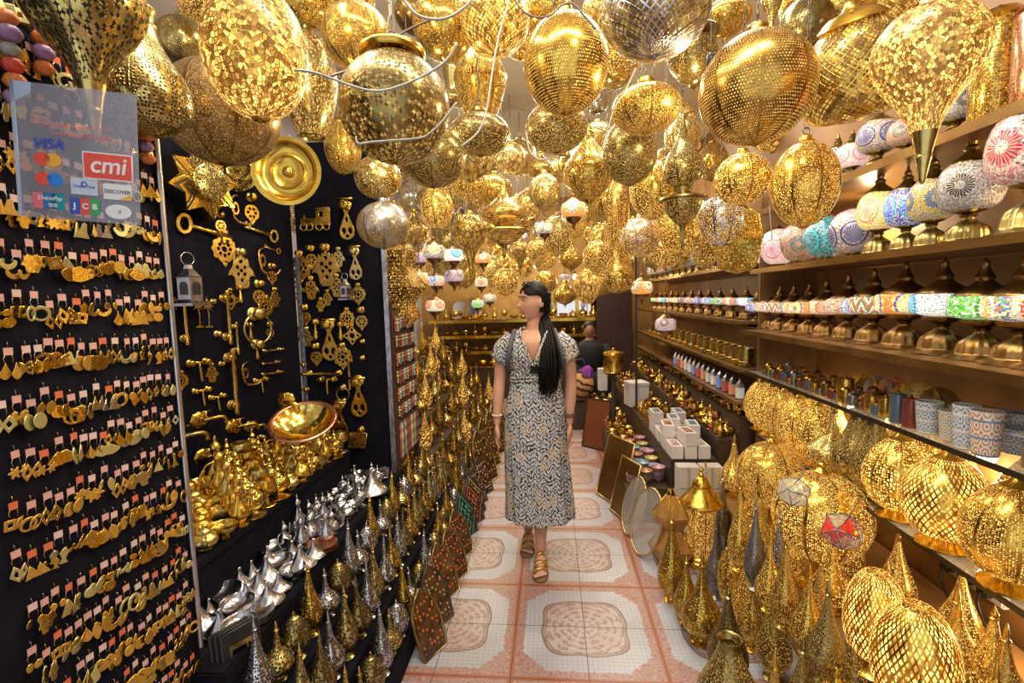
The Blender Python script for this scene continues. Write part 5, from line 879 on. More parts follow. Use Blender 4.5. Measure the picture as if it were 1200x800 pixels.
# fill between them
for i in range(16):
    x = 1.12+.2*(i % 2)+.05*(i % 3); y = 1.25+.24*(i//2); stand_lamp((x, y, .29), .15, ('tear', 'slim')[i % 2], ('gold', 'deep', 'gold')[i % 3], 'dots', 44, .7, .95, 'standing_lamp', .0, group=G3).scale.z = .36/HH[('tear', 'slim')[i % 2]]
for x, y, w in ((1.16, 3.14, .2), (1.4, 3.1, .22), (1.0, 3.2, .17)): stand_lamp((x, y, .29 if x > 1.05 else 0), w, 'tear', 'gold', 'dots', 60, .7, .9 if x > 1.05 else 1.3, 'standing_lamp', 0, group=G3)
name_lamps(LAMPS, 'in the right crowd', key=lambda o: o.location.y)
def slot_dome(px, yt, yb, w, lb):
    p = on_z(px, yb, .29); d = pix(p)[2]; s = w*d/FPX; t = thing('slotted_lamp', lb, 'lamp', p, (0, 0, 0), (s, s, (yb-yt)*d/FPX/1.35))
    ob('base', lathe('sd_base', [(.36, 0), (.38, .03), (.26, .09), (.22, .16), (.24, .2)], 28, 1), metal('gold'), t); ob('shade', lathe('sd_shade', [(.24, .2), (.42, .34), (.5, .62), (.46, .95), (.34, 1.2), (.19, 1.34)], 40, 3), perf('gold', 'slots', 81, 2.4), t); ob('top_disc', lathe('sd_top', [(.19, 1.335), (.15, 1.35), (0, 1.35)], 20, 1), perf('gold', 'dots', 28, 1.5), t)
slot_dome(1023, 664, 785, 64, 'glowing dome lamp with diamond slots and round top disc, farther of two'); slot_dome(1068, 702, 845, 86, 'larger glowing dome lamp with diamond slots and round top disc, nearer of two')
for px, py, w, h, kind, pat, N, lit, lb in ((905, 556, 78, 80, 'gold', 'dots', 192, .9, 'big fine-pierced golden ball lamp under the shelf edge'), (962, 604, 104, 104, 'gold', 'dots', 157, 1.3, 'largest glowing ball lamp under the glass shelf')):
    X = 1.17; p = on_x(px, py, X); d = pix(p)[2]; s = w*d/FPX; t = thing('ball_lamp', lb, 'lamp', (p.x, p.y, .29), (0, 0, 0), 1); zc = p.z-.29
    ob('base', lathe('ballbase', [(.5, 0), (.5, .04), (.3, .15), (.2, .5), (.24, 1)], 24, 2), metal(kind), t, sc=(s*.5, s*.5, max(zc-s*.46, .02))); ob('shade', lathe('ballshade', sph(1, 4, 174, 20), 48, 2), perf(kind, pat, N, lit), t, (0, 0, zc), sc=s); ob('finial', lathe('ballfin', [(.08, .49), (.09, .52), (.03, .56), (.04, .6), (0, .64)], 14, 1), metal(kind), t, (0, 0, zc), sc=s)
# glass faceted balls
def gem_ball(px, py, w, d, cols, lb):
    p = at(px, py, d); s = w*d/FPX; t = thing('faceted_glass_ball', lb, 'lantern', p, (.3, .2, 0), s); bm = bmesh.new(); bmesh.ops.create_icosphere(bm, subdivisions=1, radius=.5); bmesh.ops.dissolve_limit(bm, angle_limit=.02, verts=bm.verts, edges=bm.edges)
    me = mesh_from(bm, 'gem_ball', False); gl = []
    for i, c in enumerate(cols): g = G(f'glass_pane_{c}'); g.set(color=c, rough=.06, alpha=.75 if c[0] > .5 and c[1] < .2 else .45, spec=.8, emit=c, es=.12); me.materials.append(g.mat)
    for i, f in enumerate(me.polygons): f.material_index = (i*5) % len(cols)
    ob('panes', me, None, t); e = bmesh.new()
    for ed in me.edges: tube_bm(e, [me.vertices[v].co for v in ed.vertices], .014, 5)
    ob('lead_frame', mesh_from(e, 'gem_frame'), metal('pewter'), t); ob('hanging_wire', lathe('unit_cord', [(.002, 0), (.002, 1)], 5, 1), chrome, t, (0, 0, .5), sc=(1/s, 1/s, .5))
gem_ball(987, 622, 46, 1.62, ((.8, .02, .01), (.6, .45, .3), (.5, .4, .3), (.35, .05, .12)), 'glass ball with red diamond panes hanging before the largest ball lamp'); gem_ball(930, 576, 38, 1.85, ((.6, .6, .5), (.5, .45, .3), (.7, .7, .6)), 'clear faceted glass ball hanging before the fine-pierced ball lamp')
# ornate lantern with roof, tan cut lantern
p = on_z(821, 660, 0); d = pix(p)[2]; s = 44*d/FPX; t = thing('roofed_lantern', 'tall gold lantern with flared roof and dome knob, right of the tile aisle', 'lantern', p, (0, 0, 0), (s, s, 118*d/FPX/2.6))
ob('base', lathe('rl_base', [(.4, 0), (.42, .04), (.42, .14), (.38, .16), (.36, .22), (.4, .26), (.36, .3)], 32, 1), metal('gold'), t); ob('body', lathe('rl_body', [(.36, .28), (.37, .32), (.37, 1.5), (.36, 1.55)], 32, 1), perf('gold', 'dots', 80, 1.0), t)
r = ob('roof', lathe('rl_roof', [(.36, 1.52), (.52, 1.6), (.55, 1.64), (.48, 1.74), (.34, 1.88), (.24, 2.02), (.22, 2.06), (.24, 2.08)], 36, 2), metal('gold'), t); ob('dome', lathe('rl_dome', [(.22, 2.06), (.21, 2.15), (.14, 2.26), (.05, 2.32)], 26, 2), metal('gold'), r); ob('finial', lathe('rl_fin', [(.05, 2.32), (.08, 2.37), (.03, 2.42), (.06, 2.48), (.02, 2.54), (0, 2.6)], 14, 2), metal('gold'), r)
p = on_z(790, 675, 0); t = thing('cut_panel_lantern', 'tan leather-coloured cut-panel floor lantern beside the roofed lantern', 'lantern', (p.x+.02, p.y+.15, 0), (0, 0, .5), (.27, .27, .42)); ob('panels', lathe('cpl', [(.3, 0), (.5, .25), (.24, .5), (.42, .72), (.1, 1.0)], 5, 1, facet=True), mat('tan_parchment', (.52, .27, .07), .35, .4, var=.2), t)
e = bmesh.new()
for k in range(5):
    for a, b in zip([(.3, 0), (.5, .25), (.24, .5), (.42, .72), (.1, 1.0)], [(.5, .25), (.24, .5), (.42, .72), (.1, 1.0), (.05, 1.08)]): tube_bm(e, [(a[0]*math.cos(2*PI*k/5), a[0]*math.sin(2*PI*k/5), a[1]), (b[0]*math.cos(2*PI*k/5), b[0]*math.sin(2*PI*k/5), b[1])], .014, 5)
ob('edges', mesh_from(e, 'cpl_edges'), metal('gold'), t)
# plug sockets and cords under the shelf
p = on_x(1140, 678, 1.69); t = thing('power_strip', 'white power strip with black plugs on the wall under the glass shelf', 'power strip', p, (0, 0, -PI/2)); ob('strip', box('pstrip', (0, 0, 0), (.3, .03, .07), .006), mat('white_plastic', (.75, .7, .65), .4), t)
for k in (-1, 0, 1): q = ob('plug', box('plug', (0, -.03, 0), (.045, .035, .035), .006), sock_m, t, (.09*k, 0, .0)); ob('plug_cord', tube('plugcord', [(0, -.04, 0), (.02, -.07, -.03), (.06, -.06, -.12), (.1, -.02, -.2)], .005, 6, 4), sock_m, q)
# ---------------------------------------------------------------- far right stall in steps
for k, (x0, x1, z) in enumerate(((.50, .80, .25), (.80, 1.12, .46), (1.12, 1.26, .6), (1.26, 1.68, .74))):
    tag(ob('stall_step', box(f'stall{k}', ((x0+x1)/2, 5.25, z/2), (x1-x0-.004, 3.85, z), .004), dkwood), f"dark step of the far right stall, {nth(k+1)} from the aisle", 'step', 'steps of the far right stall')
ALLG = {}
cer = [mat(f'painted_ceramic_{i}', c, .15, coat=.8, var=.5, vscale=12) for i, c in enumerate(((.55, .3, .35), (.35, .3, .5), (.5, .5, .55), (.5, .2, .1), (.6, .5, .15), (.25, .35, .4)))]
CRN = ['pink', 'violet', 'pale grey', 'rust', 'ochre', 'blue-grey']; bl = {}
for i in range(7):
    for c in range(3):
        m = (i*2+c*3) % 6; hgt = 3+(i+c) % 3; t = thing('bowl_stack', None, 'bowls', (.56+.095*c, 3.42+.125*i+.03*c, .252), (0, 0, 0), .1, 'stacks of painted bowls on the low step')
        for k in range(hgt): ob('bowl', lathe('sbowl', [(.2, 0), (.24, .01), (.22, .06), (.42, .2), (.5, .36), (.48, .36), (.4, .22), (.2, .1), (0, .09)], 22, 2), cer[m] if k == hgt-1 else cer[(m+k) % 6], t, (0, 0, .17*k), sc=(1, 1, 1))
        bl.setdefault(m, []).append(t)
for m, l in bl.items(): rank(l, f"stack of painted bowls topped by a {CRN[m]} one, # from the street", key=lambda o: o.location.y)
white_p = mat('white_carton', (.72, .66, .62), .6, var=.06); pk = []
for i in range(4):
    for c in range(3):
        t = thing('carton', None, 'box', (.85+.09*c, 3.42+.2*i, .462), (0, 0, rnd.uniform(-.05, .05)), 1, 'white cartons on the second step'); ob('carton_body', box('carton', (0, 0, .045), (.08, .18, .09), .002), white_p, t); ob('picture_label', box('cartonlabel', (0, 0, .0905), (.055, .12, .001), 0), cer[(i+c) % 6], t); pk.append(t)
        if (i+c) % 2: t2 = thing('carton', None, 'box', (.85+.09*c, 3.42+.2*i, .554), (0, 0, rnd.uniform(-.12, .12)), 1, 'white cartons on the second step'); ob('carton_body', ME['carton'], white_p, t2); ob('picture_label', ME['cartonlabel'], cer[(i+c+2) % 6], t2); pk.append(t2)
for k_ in range(3):
    for c in range(2):
        t = thing('large_carton', f"large white carton stacked before the small cartons, {nth(k_+1)} layer, {('left', 'right')[c]} column", 'box', (.89+.15*c, 3.24, .075+.152*k_), (0, 0, rnd.uniform(-.04, .04)), 1); ob('carton_body', box('bigcarton', (0, 0, 0), (.14, .1, .148), .003), white_p, t); ob('tape', box('bigtape', (0, -.0508, 0), (.02, .001, .146), 0), mat('pale_tape', (.55, .45, .3), .3), t)
rank(pk, "white carton with picture lid on the second step, # from the street", key=lambda o: o.location.y*10+o.location.x+o.location.z*.01)
for r, (x, z, y0) in enumerate(((.86, .462, 4.3), (.95, .462, 4.26), (1.05, .462, 4.3), (1.16, .602, 3.40), (1.225, .602, 3.45), (1.32, .742, 3.38), (.55, .252, 4.4), (.64, .252, 4.45), (.73, .252, 4.4), (1.41, .742, 3.42))):
    y = y0; i = 0
    while y < 7.05:
        k = ('footed_bowl', 'teapot', 'beaker', 'goblet', 'plate_stack', 'incense_burner', 'ewer')[(i*3+r*2) % 7]; s = {'goblet': .1, 'beaker': .1, 'plate_stack': .085, 'ewer': .1}.get(k, .1)
        goods(k, metal(('gold', 'pale', 'gold', 'deep', 'gold', 'copper')[(i+r*5) % 6]), (x+rnd.uniform(-.01, .01), y, z), s, rnd.uniform(0, 6), 'brass goods on the far right stall'); y += .088+.004*i; i += 1
for i in range(17):
    y = 3.42+.12*i+.005*i*i
    if y < 7.1: goods('beaker', metal('gold' if i % 2 else 'pale'), (1.33, y, 1.092), .16, 0, 'brass canisters on the far shelf')
for (k, m, g_), l in ALLG.items():
    rank(l, f"{KN.get(m, m)} {k.replace('_', ' ')}, # from the street on the {'far right stall' if 'stall' in g_ else 'far canister shelf'}", key=lambda o: o.location.y+o.location.x*.001)
for i in range(14):
    y = 3.38+.13*i; c = ((.6, .6, .55), (.7, .3, .15), (.5, .1, .08), (.2, .3, .6), (.75, .7, .6))[i % 5]; g_ = f'tea_lantern_{i%5}'
    t = thing('tea_light_lantern', f"{('white', 'orange', 'red', 'blue', 'cream')[i%5]} glass tea-light lantern on the far lantern shelf, {nth(i+1)} from the street", 'lantern', (1.28, y, .872), (0, 0, 0), .075, 'little lanterns on the far shelf'); ob('glass', lathe('tl_glass', [(.4, .1), (.42, 1.1), (.38, 1.12)], 6, 1, facet=True), mat(g_, c, .1, emit=c, es=.2), t); ob('frame', lathe('tl_base', [(.5, 0), (.5, .1), (.42, .12)], 6, 1, facet=True), metal('pewter'), t); ob('roof', lathe('tl_roof', [(.5, 1.1), (.3, 1.5), (.12, 1.7), (.06, 1.9), (0, 1.95)], 6, 1, facet=True), metal('pewter'), t)
# mirrors and trays leaning at the aisle
g = G('mirror_glass'); g.set(color=(.85, .82, .82), rough=.03, metal=1); mir = g.mat
g = G('clear_glass'); g.set(color=(.6, .55, .5), rough=.03, alpha=.3, spec=.8); cgl = g.mat
for px, py, w, h, ang, lb in ((749, 652, .28, .42, 62, 'oval clear glass panel with thin brass rim leaning nearest at the right edge'), (735, 628, .24, .40, 66, 'smaller oval clear glass panel leaning behind the nearest oval one'), (724, 606, .26, .42, 68, 'brass-edged tray leaning third in the row at the right of the aisle'), (712, 588, .34, .5, 62, 'large square brass-edged tray leaning fourth at the right of the aisle')):
    p = on_z(px, py, 0); t = thing('leaning_tray' if 'tray' in lb else 'leaning_glass_panel', lb, 'tray' if 'tray' in lb else 'glass panel', (p.x, p.y, .01), (math.radians(-16), 0, math.radians(-ang)))
    lp = [(w/2*math.cos(a), h/2+h/2*math.sin(a)) for a in [2*PI*k/40 for k in range(40)]] if 'tray' not in lb else [(-w/2, 0), (w/2, 0), (w/2, h), (-w/2, h)]
    cx = [(x*.93, (z-h/2)*.95+h/2) for x, z in lp]; ob('glass' if 'glass' in lb else 'tray_face', flat(f'mir{px}', [cx], .006), cgl if 'glass' in lb else metal('bronze'), t); ob('rim', flat(f'mirr{px}', [lp, cx], .014, .003), metal('pale'), t)
# things near the end of the aisle
t = thing('leaning_board', 'brown leather-faced board leaning at the far end of the tiles', 'board', (.42, 5.0, .0), (math.radians(-12), 0, math.radians(-40))); ob('face', box('lb', (0, 0, .26), (.3, .03, .52), .004), mat('brown_leather', (.17, .05, .015), .35), t); ob('edge', flat('lbe', [[(-.155, 0), (.155, 0), (.155, .525), (-.155, .525)], [(-.14, .015), (-.14, .51), (.14, .51), (.14, .015)]], .036), mat('dark_frame_wood', (0, 0, 0)), t)
t = thing('striped_bag', 'round brown and black fur-patterned bag at the far end of the aisle', 'bag', (.33, 5.9, .52), (0, 0, 0), .34); g = G('striped_fur'); x, y, z = g.xyz('Object'); n = g.noise(None, 3, 3); g.set(color=g.mix(((z*22+x*8+n*8).m('SINE')).gt(.35), (.55, .28, .10), (.04, .025, .02)), rough=.8)
ob('body', lathe('bagb', [(0, -.45), (.3, -.42), (.48, -.15), (.5, .12), (.36, .38), (.12, .45)], 28, 3), g.mat, t); ob('neck', lathe('bagn', [(.12, .44), (.16, .5), (.1, .52)], 18, 1), mat('dark_blue_cloth', (.03, .04, .12), .7), t); ob('strap', tube('bags', [(-.15, 0, .45), (-.3, -.1, .8), (.1, -.1, .95), (.25, 0, .45)], .03, 8, 4), mat('dark_blue_cloth', (0, 0, 0)), t)
tag(ob('low_stool', box('stool', (.33, 5.9, .16), (.34, .34, .32), .01), dkwood), 'dark low stool under the fur-patterned bag', 'stool')
p = at(687, 440, 5.9); tag(ob('purple_shawl', lathe('shawl', [(0, -.9), (.35, -.7), (.5, -.2), (.4, .3), (.3, .6), (0, .8)], 24, 3, flute=.12, fn=6), mat('purple_knit', (.28, .05, .35), .9, var=.4, vscale=20), None, p, (.1, .2, 0), .17), 'purple knitted shawl bundle hanging above the fur-patterned bag', 'shawl')
tag(ob('shop_pole', lathe('thin_pole', [(0, 0)], 3), sock_m, None, (.84, 4.9, .46), sc=(1.2, 1.2, 1.7)), 'thin dark vertical pole on the far right stall', 'pole')
for px, py, w, h, d, nm in ((706, 445, 9, 24, 5.6, 'white slim box standing beside the purple shawl'), (736, 440, 22, 26, 5.0, 'cream carton on the far right stall near the dark pole')):
    p = at(px, py, d); s = d/FPX; p2 = (p.x if px == 706 else max(p.x, .86), p.y, p.z if px == 706 else .462+h*s/2); t = thing('gift_box', nm, 'box', p2, (0, 0, .2)); ob('body', box('gb%d' % px, (0, 0, 0), (w*s, w*s, h*s), .002), white_p, t); ob('lid', box('gl%d' % px, (0, 0, h*s/2), (w*s*1.06, w*s*1.06, h*s*.15), .002), white_p, t)
p = at(721, 425, 4.9); t = thing('brass_canister', 'big ribbed brass canister by the dark pole at the far stall', 'canister', (p.x-.02, p.y, .0), (0, 0, 0), 1); ob('body', lathe('can', [(0, -.5), (.48, -.5), (.5, -.46), (.47, -.4), (.5, 0), (.47, .4), (.5, .44), (.48, .5), (0, .5)], 32, 1, flute=.015, fn=16), metal('gold'), t, (0, 0, p.z), sc=.2); ob('stand', lathe('canst', [(0, 0), (.5, 0), (.5, .02), (.1, .05), (.1, .95), (.5, 1)], 20, 1), dkwood, t, sc=(.2, .2, p.z-.1)); ob('lid', lathe('canl', [(.52, .5), (.5, .55), (.2, .62), (.06, .66), (.08, .74), (0, .8)], 28, 1), metal('gold'), t, (0, 0, p.z), sc=.2)
# back of the shop
ALLG = {}
for k, z in enumerate((.72, .98, 1.24)):
    t = thing('back_shelf', f"gilt-edged back wall shelf, {nth(k+1)} from the floor", 'shelf'); ob('board', box(f'bks{z}', (-.45, 8.12, z), (3.2, .5, .025), .002), wd, t); ob('edge_strip', box(f'bke{z}', (-.45, 7.86, z), (3.2, .012, .05), .002), metal('gold'), t)
    x = -1.95; i = 0
    while x < 1.1: goods(('teapot', 'goblet', 'incense_burner', 'footed_bowl', 'ewer')[(i*2+k) % 5], metal(('gold', 'pale', 'gold')[(i+k) % 3]), (x, 8.02, z+.014), .15, rnd.uniform(0, 6), f'brassware on the back wall, shelf {k}'); x += .165; i += 1
for (k, m, g_), l in ALLG.items(): rank(l, f"{m.replace('pale', 'pale gold')} {k.replace('_', ' ')} on back wall shelf, # of its sort from left, {('lowest', 'middle', 'highest')[int(g_[-1])]} shelf")
for i, (px, w) in enumerate(((664, 26), (640, 22), (690, 28), (556, 24), (540, 22))):
    p = on_y(px, 385, 8.25); p.z = 1.26; s = w*8.2/FPX; t = thing('domed_mirror', f"arched brass-framed mirror on the back wall, {nth(sorted((664,640,690,556,540)).index(px)+1)} from the left", 'mirror', p, (0, 0, 0), s, 'arched mirrors at the back'); a = [(-.5, 0), (.5, 0)]+arcp(0, 180, .5, 0, .6, 14); b = [(-.4, .08), (.4, .08)]+arcp(0, 180, .4, 0, .6, 14)
    ob('glass', flat('dmg', [b], .02), mir, t); ob('frame', flat('dmf', [a, b], .06, .01), metal('gold'), t)
t = thing('doorway_dark_sheet', 'dark sheet standing in for the unlit doorway at the back right', 'dark doorway', (.98, 7.7, 0)); ob('cloth', box('dark_sheet', (0, 0, .95), (.55, .04, 1.9), .01), mat('doorway_darkness', (.03, .01, .01), .8), t); ob('rod', tube('dark_sheet_rod', [(-.32, 0, 1.92), (.32, 0, 1.92)], .012, 8, 1), metal('bronze'), t)  # dark sheet put in for the darkness of the open doorway
t = thing('display_counter', 'low dark counter across the back of the shop', 'counter'); ob('body', box('bcount', (-.55, 7.75, .25), (1.7, .3, .5), .01), dkwood, t); ob('top', box('bctop', (-.55, 7.75, .515), (1.75, .34, .03), .004), metal('deep'), t)
ALLG = {}
for i in range(10): goods(('plate_stack', 'footed_bowl', 'teapot')[i % 3], metal('gold'), (-1.3+.17*i, 7.72, .53), .15, rnd.uniform(0, 6), 'brass on the back counter')
for (k, m, g_), l in ALLG.items(): rank(l, f"gold {k.replace('_', ' ')}, # of its sort from the left on the low back counter")
# ---------------------------------------------------------------- cables between the lanterns
cab = mat('white_cable_sheath', (.42, .38, .33), .45); cabd = mat('brown_cable_sheath', (.14, .09, .06), .45)
for lb, pts, dd, r, m in (('white cable draped round the leaf-pierced globe lantern', [(345, 82), (372, 86), (420, 103), (450, 106), (490, 92), (522, 72), (535, 50)], 1.12, .0030, cab), ('thin white cable looping under the leaf-pierced globe lantern', [(417, 160), (420, 168), (440, 166), (490, 162), (505, 155), (520, 140), (535, 120)], 1.14, .0026, cab), ('white cable hanging in the centre from ceiling to saucer lantern', [(600, -10), (585, 40), (576, 90), (570, 130), (560, 155), (540, 172)], 1.5, .003, cab),
                         ('white cable sagging across the top beside the dish lantern', [(470, -5), (490, 18), (520, 22), (545, 8), (560, -10)], 1.2, .0035, cab), ('black cable tied above the centre globe lantern', [(598, -10), (612, 12), (628, 20), (645, 18), (658, 6), (672, 5), (686, 20), (698, 34)], 1.45, .0034, cabd), ('brown cable crossing behind the leaf-pierced globe lantern', [(385, 90), (420, 78), (445, 66), (470, 40), (500, 25), (515, 20)], 1.45, .0032, cabd),
                         ('thin white lead hanging down the left of the dark speckled globe', [(617, 155), (620, 175), (630, 186), (642, 186)], 1.7, .003, cab), ('white cord with a tag hanging before the cream mosaic globe', [(905, 195), (902, 240), (905, 280)], 1.8, .002, cab), ('pale cable dropping between the silver and flattened lanterns', [(745, 80), (730, 110), (718, 130), (705, 175), (700, 190)], 1.7, .003, cab), ('long thin brown wire crossing below the ceiling tubes', [(560, 110), (620, 130), (700, 150), (790, 190), (850, 200)], 2.3, .002, cabd)):
    p0 = at(pts[0][0], pts[0][1], dd); me = mesh_from(tube_bm(bmesh.new(), cr([tuple(at(x, y, dd)-p0) for x, y in pts], 5), r, 7), 'cable_run'); tag(ob('cable', me, m, None, p0), lb, 'cable')
# ---------------------------------------------------------------- the woman
def woman():
    X, Y = -.105, 2.86
    t = thing('person', 'woman with long black hair in black and white patterned dress, looking left', 'person', (X, Y, 0))
    skin = mat('skin', (.62, .33, .22), .5, var=.08, vscale=4); skin.node_tree.nodes['Principled BSDF'].inputs['Subsurface Weight'].default_value = .08
    bm = bmesh.new()
    # head
    HC = Vector((.005, -.01, 1.580)); HA = math.radians(-66); RZ = Matrix.Rotation(HA, 3, 'Z')
    r = bmesh.ops.create_uvsphere(bm, u_segments=64, v_segments=48, radius=1)
    ga = lambda v, c, s: math.exp(-((v-c)/s)**2)
    def face(x, y, z):
        X_, Y_, Z_ = x*.071, y*.090, z*.112
        if Z_ < 0: k = (-Z_/.112); X_ *= 1-.38*k**1.6; Y_ = Y_*(1-.22*k**2)-(.008*k)
        f = 1 if Y_ < 0 else 0
        if Y_ < 0:
            Y_ -= .025*ga(X_, 0, .012)*ga(Z_, -.027, .013)+.011*ga(X_, 0, .010)*ga(Z_, -.004, .018)    # nose and bridge
            Y_ += .009*(ga(X_, .029, .015)+ga(X_, -.029, .015))*ga(Z_, .006, .012)                   # sockets
            Y_ -= .004*ga(Z_, .026, .010)*ga(X_, 0, .05)+.007*ga(X_, 0, .022)*ga(Z_, -.053, .006)+.006*ga(X_, 0, .018)*ga(Z_, -.066, .006)-.004*ga(X_, 0, .02)*ga(Z_, -.0595, .003)
            Y_ -= .013*ga(X_, 0, .024)*ga(Z_, -.092, .015)-.004*ga(X_, 0, .03)*ga(Z_, -.078, .007)
        return Vector((X_, Y_, Z_))
    for v in r['verts']: v.co = HC+RZ @ face(*v.co)
    def part(fn): b = bmesh.new(); fn(b); m_ = bpy.data.meshes.new('tmp'); b.to_mesh(m_); b.free(); bm.from_mesh(m_); bpy.data.meshes.remove(m_)
    def ell(c, s, rot=None):
        def f(b):
            q = bmesh.ops.create_uvsphere(b, u_segments=20, v_segments=14, radius=1)
            for v in q['verts']: w = Vector((v.co.x*s[0], v.co.y*s[1], v.co.z*s[2])); v.co = Vector(c)+((rot @ w) if rot else w)
        part(f)
    def tb(p, r_, seg=14, sub=3): part(lambda b: tube_bm(b, cr([tuple(q)+(w,) for q, w in zip(p, r_)], sub) and [q[:3] for q in cr([tuple(q)+(w,) for q, w in zip(p, r_)], sub)], [q[3] for q in cr([tuple(q)+(w,) for q, w in zip(p, r_)], sub)], seg))
    for sx in (-1, 1): ell(HC+RZ @ Vector((sx*.071, .012, -.008)), (.010, .019, .030), RZ)
    tb([(.0, .005, 1.52), (.0, .01, 1.46), (0, .012, 1.40), (0, .01, 1.34)], [.043, .044, .054, .09])
    # torso
    def torso(b):
        lathe_bm(b, [(0, .84), (.13, .86), (.165, .95), (.14, 1.08), (.128, 1.14), (.148, 1.24), (.165, 1.31), (.155, 1.36), (.085, 1.405), (0, 1.42)], 32, 3)
        for v in b.verts: v.co.y *= .62
    part(torso)
    for sx in (-1, 1): ell((sx*.062, -.062, 1.245), (.052, .042, .055))
    def hand(W, s, lean):
        ell(Vector(W)+Vector((0, -.004, -.045)), (.017, .038, .048)); 
        for k, (oy, L) in enumerate(((-.032, .062), (-.011, .074), (.010, .070), (.030, .055))):
            b0 = Vector(W)+Vector((0, oy*.8, -.075)); c = [(0, 0, 0), (s*.004, oy*.1, -.35*L), (-s*.003, oy*.12, -.72*L), (-s*.014, oy*.12, -1.0*L)]; tb([b0+Vector(q) for q in c], [.0088, .0082, .0074, .0055], 8, 2)
        th = [(0, -.028, -.022), (-s*.010, -.046, -.045), (-s*.012, -.05, -.068), (-s*.012, -.047, -.086)]; tb([Vector(W)+Vector(q) for q in th], [.012, .0105, .009, .0065], 8, 2)
    AR = {-1: [(-.155, .005, 1.355), (-.185, .005, 1.31), (-.208, .012, 1.20), (-.218, .012, 1.11), (-.226, -.005, 1.02), (-.235, -.03, .885), (-.236, -.033, .85)], 1: [(.155, .005, 1.355), (.186, .005, 1.31), (.204, .012, 1.20), (.212, .014, 1.11), (.208, .0, 1.02), (.200, -.03, .885), (.200, -.033, .85)]}
    for s, p in AR.items(): tb(p, [.040, .042, .039, .035, .036, .023, .021]); hand(p[-1], s, 0)
    # legs: the left one (right in view) steps forward
    FT = {-1: (-.075, .16), 1: (.012, -.10)}
    for s, (fx, fy) in FT.items():
        tb([(s*.075, 0, .92), (s*.08+.0, fy*.3, .70), ((s*.07+fx)/2, fy*.55, .48), ((s*.03+fx*2)/2.4, fy*.85+.02, .33), (fx, fy+.035, .16), (fx, fy+.035, .075)], [.085, .078, .055, .05, .036, .032])
        tb([(fx, fy+.055, .045), (fx, fy+.0, .055), (fx, fy-.07, .040), (fx-.002, fy-.125, .030)], [.026, .034, .032, .026])
        ell((fx, fy-.105, .028), (.042, .045, .014))
        for k in range(5): ell((fx+s*(-.03+.0155*k), fy-.158+.007*k, .027), (.0105 if k == 0 else .008, .02, .0095))
    for v in bm.verts: v.co.z = max(v.co.z, .018)
    me = bpy.data.meshes.new('body_raw'); bm.to_mesh(me); bm.free(); o = bpy.data.objects.new('raw', me); COL.objects.link(o)
    rm = o.modifiers.new('r', 'REMESH'); rm.mode = 'VOXEL'; rm.voxel_size = .0042; sm = o.modifiers.new('s', 'SMOOTH'); sm.iterations = 2; sm.factor = .5
    dg = bpy.context.evaluated_depsgraph_get(); fin = bpy.data.meshes.new_from_object(o.evaluated_get(dg)); bpy.data.objects.remove(o); fin.polygons.foreach_set('use_smooth', [True]*len(fin.polygons))
    ob('body', fin, skin, t)
    # face details
    L = lambda x, y, z: HC+RZ @ Vector((x, y, z))
    dark = mat('brow_hair', (.012, .008, .006), .6); 
    for sx in (-1, 1):
        e = ob('eye', lathe('eyeball', sph(1, 1, 179, 10), 14, 1), mat('eye_white', (.62, .58, .55), .2), t, L(sx*.029, -.0765, .006), (0, 0, HA), (.020, .012, .011)); ob('iris', lathe('eyeball', [(0, 0)], 3), mat('dark_iris', (.02, .012, .008), .1), e, (0, -.32, 0), sc=(.45, .45, .8))
        ob('eyebrow', mesh_from(tube_bm(bmesh.new(), [L(sx*.012, -.094, .026), L(sx*.026, -.0905, .032), L(sx*.042, -.078, .030), L(sx*.05, -.066, .024)], [.0024, .003, .0026, .001], 6), 'brow'), dark, t)
        ob('eyelid', mesh_from(tube_bm(bmesh.new(), [L(sx*.018, -.083, .007), L(sx*.028, -.0845, .0125), L(sx*.040, -.076, .008)], [.001, .0018, .001], 6), 'lid'), dark, t)
    ob('lips', mesh_from(tube_bm(tube_bm(bmesh.new(), [L(-.021, -.083, -.058), L(-.008, -.0930, -.0545), L(.008, -.0930, -.0545), L(.021, -.083, -.058)], [.001, .0030, .0030, .001], 8), [L(-.019, -.081, -.0605), L(0, -.0915, -.0650), L(.019, -.081, -.0605)], [.001, .0036, .001], 8), 'lips'), mat('lip_red', (.50, .13, .11), .4), t)
    # hair: scalp shell and the long fall over her left shoulder
    hm = G('black_hair'); n = hm.noise(None, 40, 2); x, y, z = hm.xyz('Object'); hm.set(color=hm.mix(n.step(.4, .6), (.003, .002, .002), (.010, .007, .005)), rough=.45, spec=.15); hm.bump(hm.noise(hm.vec(x*220, y*220, z*6), 1, 2), .6, .003)
    b = bmesh.new(); q = bmesh.ops.create_uvsphere(b, u_segments=56, v_segments=40, radius=1); dl = []
    for v in q['verts']:
        c = v.co.copy(); nrm = c.copy()
        hide = (c.y < -.15 and c.z < .62+(abs(c.x)*-.5)) or (c.y < .12 and c.z < .25-abs(c.x)*0 and c.y < .0) or c.z < -.55
        f = face(c.x, c.y, c.z); v.co = HC+RZ @ (f*1.0+nrm*Vector((1, 1, 1)).x*.011)
        if hide: dl.append(v)
    bmesh.ops.delete(b, geom=dl, context='VERTS')
    h = ob('hair', mesh_from(b, 'scalp_hair'), hm.mat, t); so = h.modifiers.new('s', 'SOLIDIFY'); so.thickness = .008; so.offset = -1
    b = bmesh.new(); rr = random.Random(5)
    root = L(.035, .075, .03)
